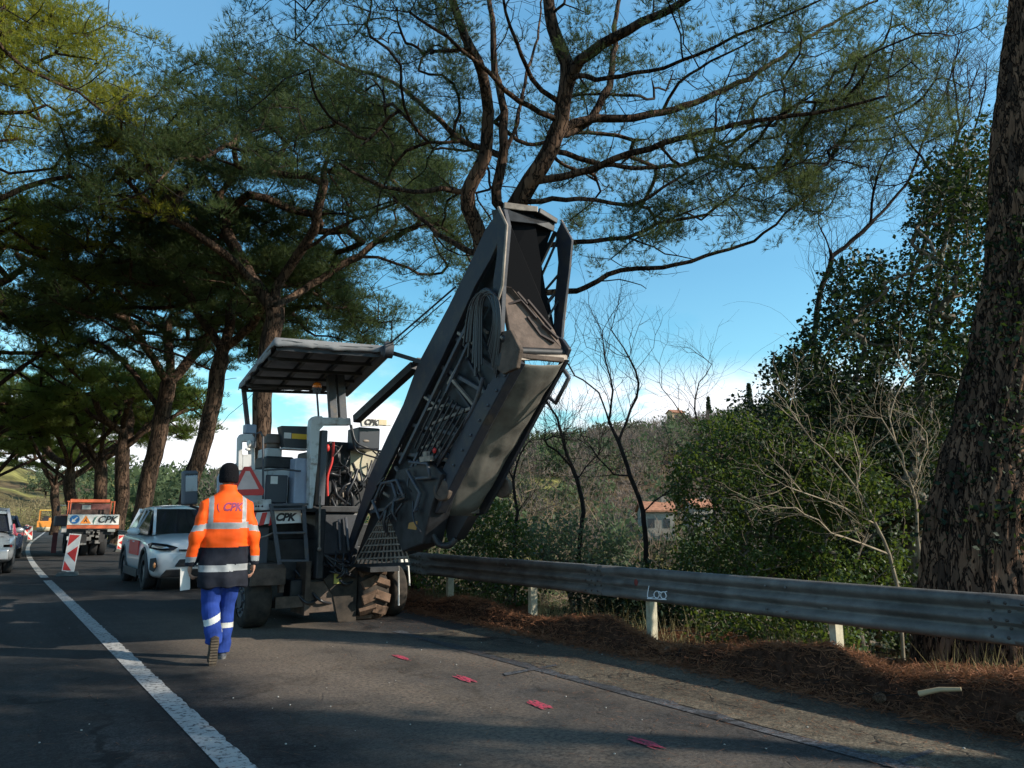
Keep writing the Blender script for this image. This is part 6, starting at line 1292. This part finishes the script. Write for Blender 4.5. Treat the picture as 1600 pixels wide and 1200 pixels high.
c = PZ(187, 862); panel((c.x, c.y, .006), 'striped traffic panel half hidden between the truck and the white car', (0, 2), h=.6)
# ------------------------------------------------------------------ the worker walking away
from mathutils.bvhtree import BVHTree
SKIN = mat('skin', (.42, .22, .15), .55, var=.12, scale=20); HIVI = mat('orange_hi_vis', (1.0, .105, .010), .65, var=.10, scale=6, spec=.2); REFL = mat('grey_reflective_tape', (.30, .31, .32), .45, var=.15, scale=12); NAVYC = mat('navy_jacket_cloth', (.012, .014, .022), .8, var=.3, scale=10, spec=.2)
BLUEC = mat('royal_blue_trousers', (.020, .048, .23), .8, var=.22, scale=7, spec=.15); TAPEW = mat('pale_trouser_tape', (.55, .55, .52), .5, var=.15, scale=10); BOOT = mat('worn_brown_boot', (.07, .05, .035), .85, var=.45, scale=14, bump=.4); KNIT = mat('black_knit', (.008, .008, .010), .95, bump=.6, bscale=90, spec=.1); PURP = mat('dark_red_print', (.22, .03, .10), .7)
def remeshed(name, mb, vox, m, parent, smooth=4, fold=None):
    o = mb.build(name, m, parent); r = o.modifiers.new('r', 'REMESH'); r.mode = 'VOXEL'; r.voxel_size = vox; r.use_smooth_shade = True
    s = o.modifiers.new('s', 'SMOOTH'); s.factor = .6; s.iterations = smooth; applied(o)
    if fold:
        me = o.data; nrm = [v.normal.copy() for v in me.vertices]
        for v, n in zip(me.vertices, nrm): v.co += n*fold(v.co)
        me.update()
    for p in o.data.polygons: p.use_smooth = True
    return o
def ering(c, rx, ry, n=28, ax=(1, 0, 0), ay=(0, 1, 0), pw=2.0):
    c = Vector(c); ax = Vector(ax); ay = Vector(ay); out = []
    for i in range(n):
        t = 2*math.pi*i/n; a = math.cos(t); b = math.sin(t); out.append(c + ax*rx*math.copysign(abs(a)**(2/pw), a) + ay*ry*math.copysign(abs(b)**(2/pw), b))
    return out
def person():
    root0 = PZ(338, 1033); loc = (root0.x, root0.y, 0)
    # body, one continuous surface
    m = MB(True)
    m.ell((0, .01, 1.70), (.076, .095, .112), 20, 14); m.ell((0, .055, 1.645), (.05, .055, .06)); m.ell((0, .11, 1.68), (.013, .02, .022), 8, 6); m.ell((0, .10, 1.64), (.022, .008, .008), 8, 6)
    for s in (-1, 1): m.ell((s*.078, 0, 1.69), (.012, .022, .032), 8, 6); m.ell((s*.03, .098, 1.705), (.012, .01, .008), 8, 6)
    m.tube([(0, -.01, 1.45), (0, 0, 1.62)], [.065, .058], 14)
    m.loft([ering((0, 0, .88), .15, .10), ering((0, 0, 1.0), .145, .10), ering((0, 0, 1.15), .13, .09), ering((0, 0, 1.35), .17, .105), ering((0, 0, 1.46), .15, .08), ering((0, 0, 1.52), .06, .05)])
    A = {}
    for s in (-1, 1):
        sh = Vector((s*.175, 0, 1.44)); el = Vector((s*.285, -.03, 1.16)); wr = Vector((s*.325, .03, .90)); A[s] = (sh, el, wr)
        m.tube([sh, sh.lerp(el, .5), el, el.lerp(wr, .35), wr], [.055, .048, .042, .040, .027], 12); m.ell(sh, .055)
        # hand: palm and five fingers
        pc = wr+Vector((s*.004, .008, -.055)); m.ell(pc, (.024, .043, .055), 12, 8); 
        for k, (dy, ln_, r) in enumerate(((.030, .066, .0096), (.010, .074, .0100), (-.010, .068, .0096), (-.028, .055, .0086))):
            b = pc+Vector((0, dy, -.035)); curl = .35+.12*k; m.tube([b, b+Vector((-s*.004, .002, -ln_*.42)), b+Vector((-s*.024*curl*2, .004, -ln_*.78)), b+Vector((-s*.050*curl*2, .006, -ln_*.92))], [r*1.08, r, r*.93, r*.75], 8)
        t = pc+Vector((0, .034, .012)); m.tube([t, t+Vector((-s*.012, .022, -.022)), t+Vector((-s*.020, .030, -.050))], [.012, .010, .008], 8)
    L = ((Vector((-.09, 0, .90)), Vector((-.10, .02, .50)), Vector((-.075, -.24, .235))), (Vector((.09, 0, .90)), Vector((.085, .12, .49)), Vector((.075, .16, .09))))
    for (h, k, a) in L: m.tube([h, h.lerp(k, .5), k, k.lerp(a, .3), a], [.085, .075, .055, .055, .04], 12); m.ell(h, .085)
    m.tube([L[0][2], L[0][2]+Vector((0, .03, -.10)), L[0][2]+Vector((0, .08, -.2))], [.04, .035, .028], 8); m.tube([L[1][2], L[1][2]+Vector((0, .07, -.03)), L[1][2]+Vector((0, .15, -.055))], [.04, .035, .025], 8)
    body = remeshed('person', m, .0045, SKIN, None, 1)
    tag(body, 'worker in orange hi-vis jacket, blue trousers and black beanie walking away from us', 'person')
    body.location = loc; body.rotation_euler = (0, 0, R_(-6)); body.scale = (.86, .90, 1)
    # jacket
    m = MB(True)
    tor = [(.665, .262, .165), (.70, .262, .168), (.85, .252, .160), (.98, .246, .152), (1.12, .240, .150), (1.26, .242, .152), (1.38, .246, .145), (1.45, .232, .128), (1.50, .185, .108), (1.535, .125, .09), (1.56, .092, .085), (1.62, .090, .088)]
    m.loft([ering((0, -.002, z), a, b, 36, pw=2.35) for z, a, b in tor])
    for s in (-1, 1):
        sh, el, wr = A[s]; m.tube([sh+Vector((-s*.04, 0, .0)), sh+Vector((s*.03, 0, -.03)), sh.lerp(el, .5), el, el.lerp(wr, .5), wr+Vector((0, 0, .0)), wr+Vector((s*.002, .004, -.035))], [.082, .086, .080, .078, .070, .062, .060], 18)
    def fold(p):
        armz = abs(p.x) > .27 or (abs(p.x) > .24 and p.z > 1.2)
        a = mnoise.noise(Vector((p.x*3, p.y*3, p.z*11)))*.015 + mnoise.noise(Vector((p.x*9, p.y*9, p.z*16+3)))*.008
        if p.z < 1.08 and not armz: a += .010*math.sin(math.atan2(p.y, p.x)*5+p.z*3)*sstep(1.08, .75, p.z).item()*1.0 + mnoise.noise(Vector((p.x*7, p.y*5, p.z*5)))*.008
        if not armz and p.z > 1.3: a *= .55
        return a
    j = remeshed('jacket', m, .0085, [HIVI, REFL, NAVYC], body, 3, fold)
    for p in j.data.polygons:
        c = p.center; x = abs(c.x); s = 1 if c.x > 0 else -1; sh, el, wr = A[s]
        def ds(a, b): t = max(0, min(1, (c-a).dot(b-a)/(b-a).length_squared)); return (c-(a+(b-a)*t)).length
        arm = min(ds(sh, el), ds(el, wr)) < .105 and x > .20+.075*max(0, (1.42-c.z))/.45 and c.z < 1.44
        wv = .006*mnoise.noise(Vector((c.x*8, c.y*8, 0)))
        if arm: k = 1 if 1.185 < c.z+.10*(x-.28) < 1.24 else 1 if .90 < c.z < .95 else 2 if c.z <= .90 else 0
        else:
            z = c.z+wv-.012*s*x/.2*0-.02*c.x
            if z < 1.035: k = 1 if .815 < z < .875 else 2
            elif 1.205 < z < 1.262: k = 1
            elif .150 < x < .198 and z >= 1.262: k = 1
            else: k = 0
        p.material_index = k
    # print on the back
    bv = BVHTree.FromObject(j, bpy.context.evaluated_depsgraph_get())
    for (txt, x0, sz, sh_) in (('CPK', .035, .105, .3), ('(', -.105, .09, -.2)):
        t = text_mesh('print' if txt == 'CPK' else 'print_swoosh', txt, sz, frame((x0, -1, 1.405), (1, 0, 0), (0, 0, 1)), PURP, None, sh_, .004 if txt == 'CPK' else 0, 0)
        for v in t.data.vertices:
            h = bv.ray_cast(Vector((v.co.x, -.6, v.co.z)), Vector((0, 1, 0))); v.co.y = (h[0].y if h[0] else -.15)-.004
        t.parent = j
    # trousers
    m = MB(True)
    for i, (h, k, a) in enumerate(L):
        hh = Vector((h.x, h.y, .84)); m.tube([hh, hh.lerp(k, .5), k, k.lerp(a, .5), a+Vector((0, 0, .02)), a+Vector((0, .01 if i == 0 else 0, -.035))], [.125, .112, .094, .088, .086, .080], 18)
    m.ell((0, 0, .84), (.19, .13, .12))
    def fold2(p): return mnoise.noise(Vector((p.x*5, p.y*5, p.z*13)))*.012+mnoise.noise(Vector((p.x*12, p.y*12, p.z*9)))*.006
    t = remeshed('trousers', m, .008, [BLUEC, TAPEW], body, 2, fold2)
    for p in t.data.polygons:
        c = p.center; z = c.z+(.35*(c.x+.1) if c.x < 0 else 0)*(-1)
        p.material_index = 1 if ((c.x < .0 and .355 < z-.0 < .41) or (c.x > 0 and .285 < c.z < .33)) else 0
    # boots
    m = MB(True); a = L[0][2]; foot = [(-.0, -.035, .02, .052, .05), (0, -.02, -.04, .052, .055), (0, .0, -.10, .048, .045), (0, .03, -.16, .052, .04), (0, .055, -.205, .045, .028), (0, .065, -.222, .03, .015)]
    dirn = Vector((0, .30, -.95)).normalized(); pr = Vector((0, .95, .30)).normalized()
    m.loft([ering(a+Vector((x, y, z)), rx, ry, 18, (1, 0, 0), tuple(pr)) for x, y, z, rx, ry in foot])
    o = remeshed('boot', m, .006, BOOT, body, 2)
    m = MB(True); pts = [(-.038, .03), (-.045, -.02), (-.038, -.10), (-.046, -.16), (-.035, -.225), (0, -.245), (.035, -.225), (.046, -.16), (.038, -.10), (.045, -.02), (.038, .03), (0, .045)]
    b0 = a+Vector((0, -.062, -.01)); m.prism([b0+Vector((x, 0, 0))+dirn*(-z)*1.0 for x, z in pts], -pr*.028); so = m.build('sole', mat('boot_sole', (.06, .045, .032), .9, var=.4, scale=20), o, bevel=.004)
    m = MB(True)
    for k in range(9): q = b0-pr*.03+dirn*(-.01+k*.026); m.bar(q+Vector((-.036, 0, 0)), q+Vector((.036, 0, 0)), .010, .008, tuple(pr))
    m.build('tread', mat('boot_tread', (.11, .085, .06), .95, var=.3, scale=20), so)
    m = MB(True); a = L[1][2]; m.loft([ering(a+Vector((0, y, z)), rx, ry, 18) for y, z, rx, ry in ((0, .06, .05, .055), (0, .0, .048, .055), (.01, -.04, .048, .07), (.05, -.065, .052, .125), (.055, -.085, .054, .135))]); o = remeshed('boot', m, .006, mat('grey_boot', (.05, .055, .07), .8, var=.4, scale=14), body, 2)
    m = MB(True); m.loft([ering((a.x, a.y+.055, .0), .052, .14, 18), ering((a.x, a.y+.055, .022), .055, .142, 18)]); m.build('sole', mat('grey_sole', (.12, .12, .12), .9, var=.3, scale=20), o)
    # beanie
    m = MB(True); rr = []
    for z, r in ((1.628, .086), (1.64, .097), (1.68, .101), (1.70, .098), (1.74, .099), (1.785, .088), (1.812, .062), (1.825, .03)): rr.append(ering((0, -.002, z), r*.97, r*1.12, 28))
    m.loft(rr); m.v = [(x*1.10, y*1.08, 1.64+(z-1.63)*.98) for x, y, z in m.v]; bn = m.build('beanie', KNIT, body); s = bn.modifiers.new('s', 'SUBSURF'); s.levels = 2; s.render_levels = 2
    # the sheet held in the left hand
    M = Matrix.Translation(loc) @ Euler((0, 0, R_(-6))).to_matrix().to_4x4(); c = M @ Vector((-.318, .045, .745))
    q = MB(True); q.box((0, 0, 0), (.085, .004, .20), Euler((R_(4), R_(-5), R_(4)))); q.box((.004, .005, .004), (.082, .003, .19), Euler((R_(6), R_(-7), R_(3)))); pp = q.build('folded_paper', WHT); pp.location = c; tag(pp, "folded white sheet held in the worker's left hand", 'paper')
person()
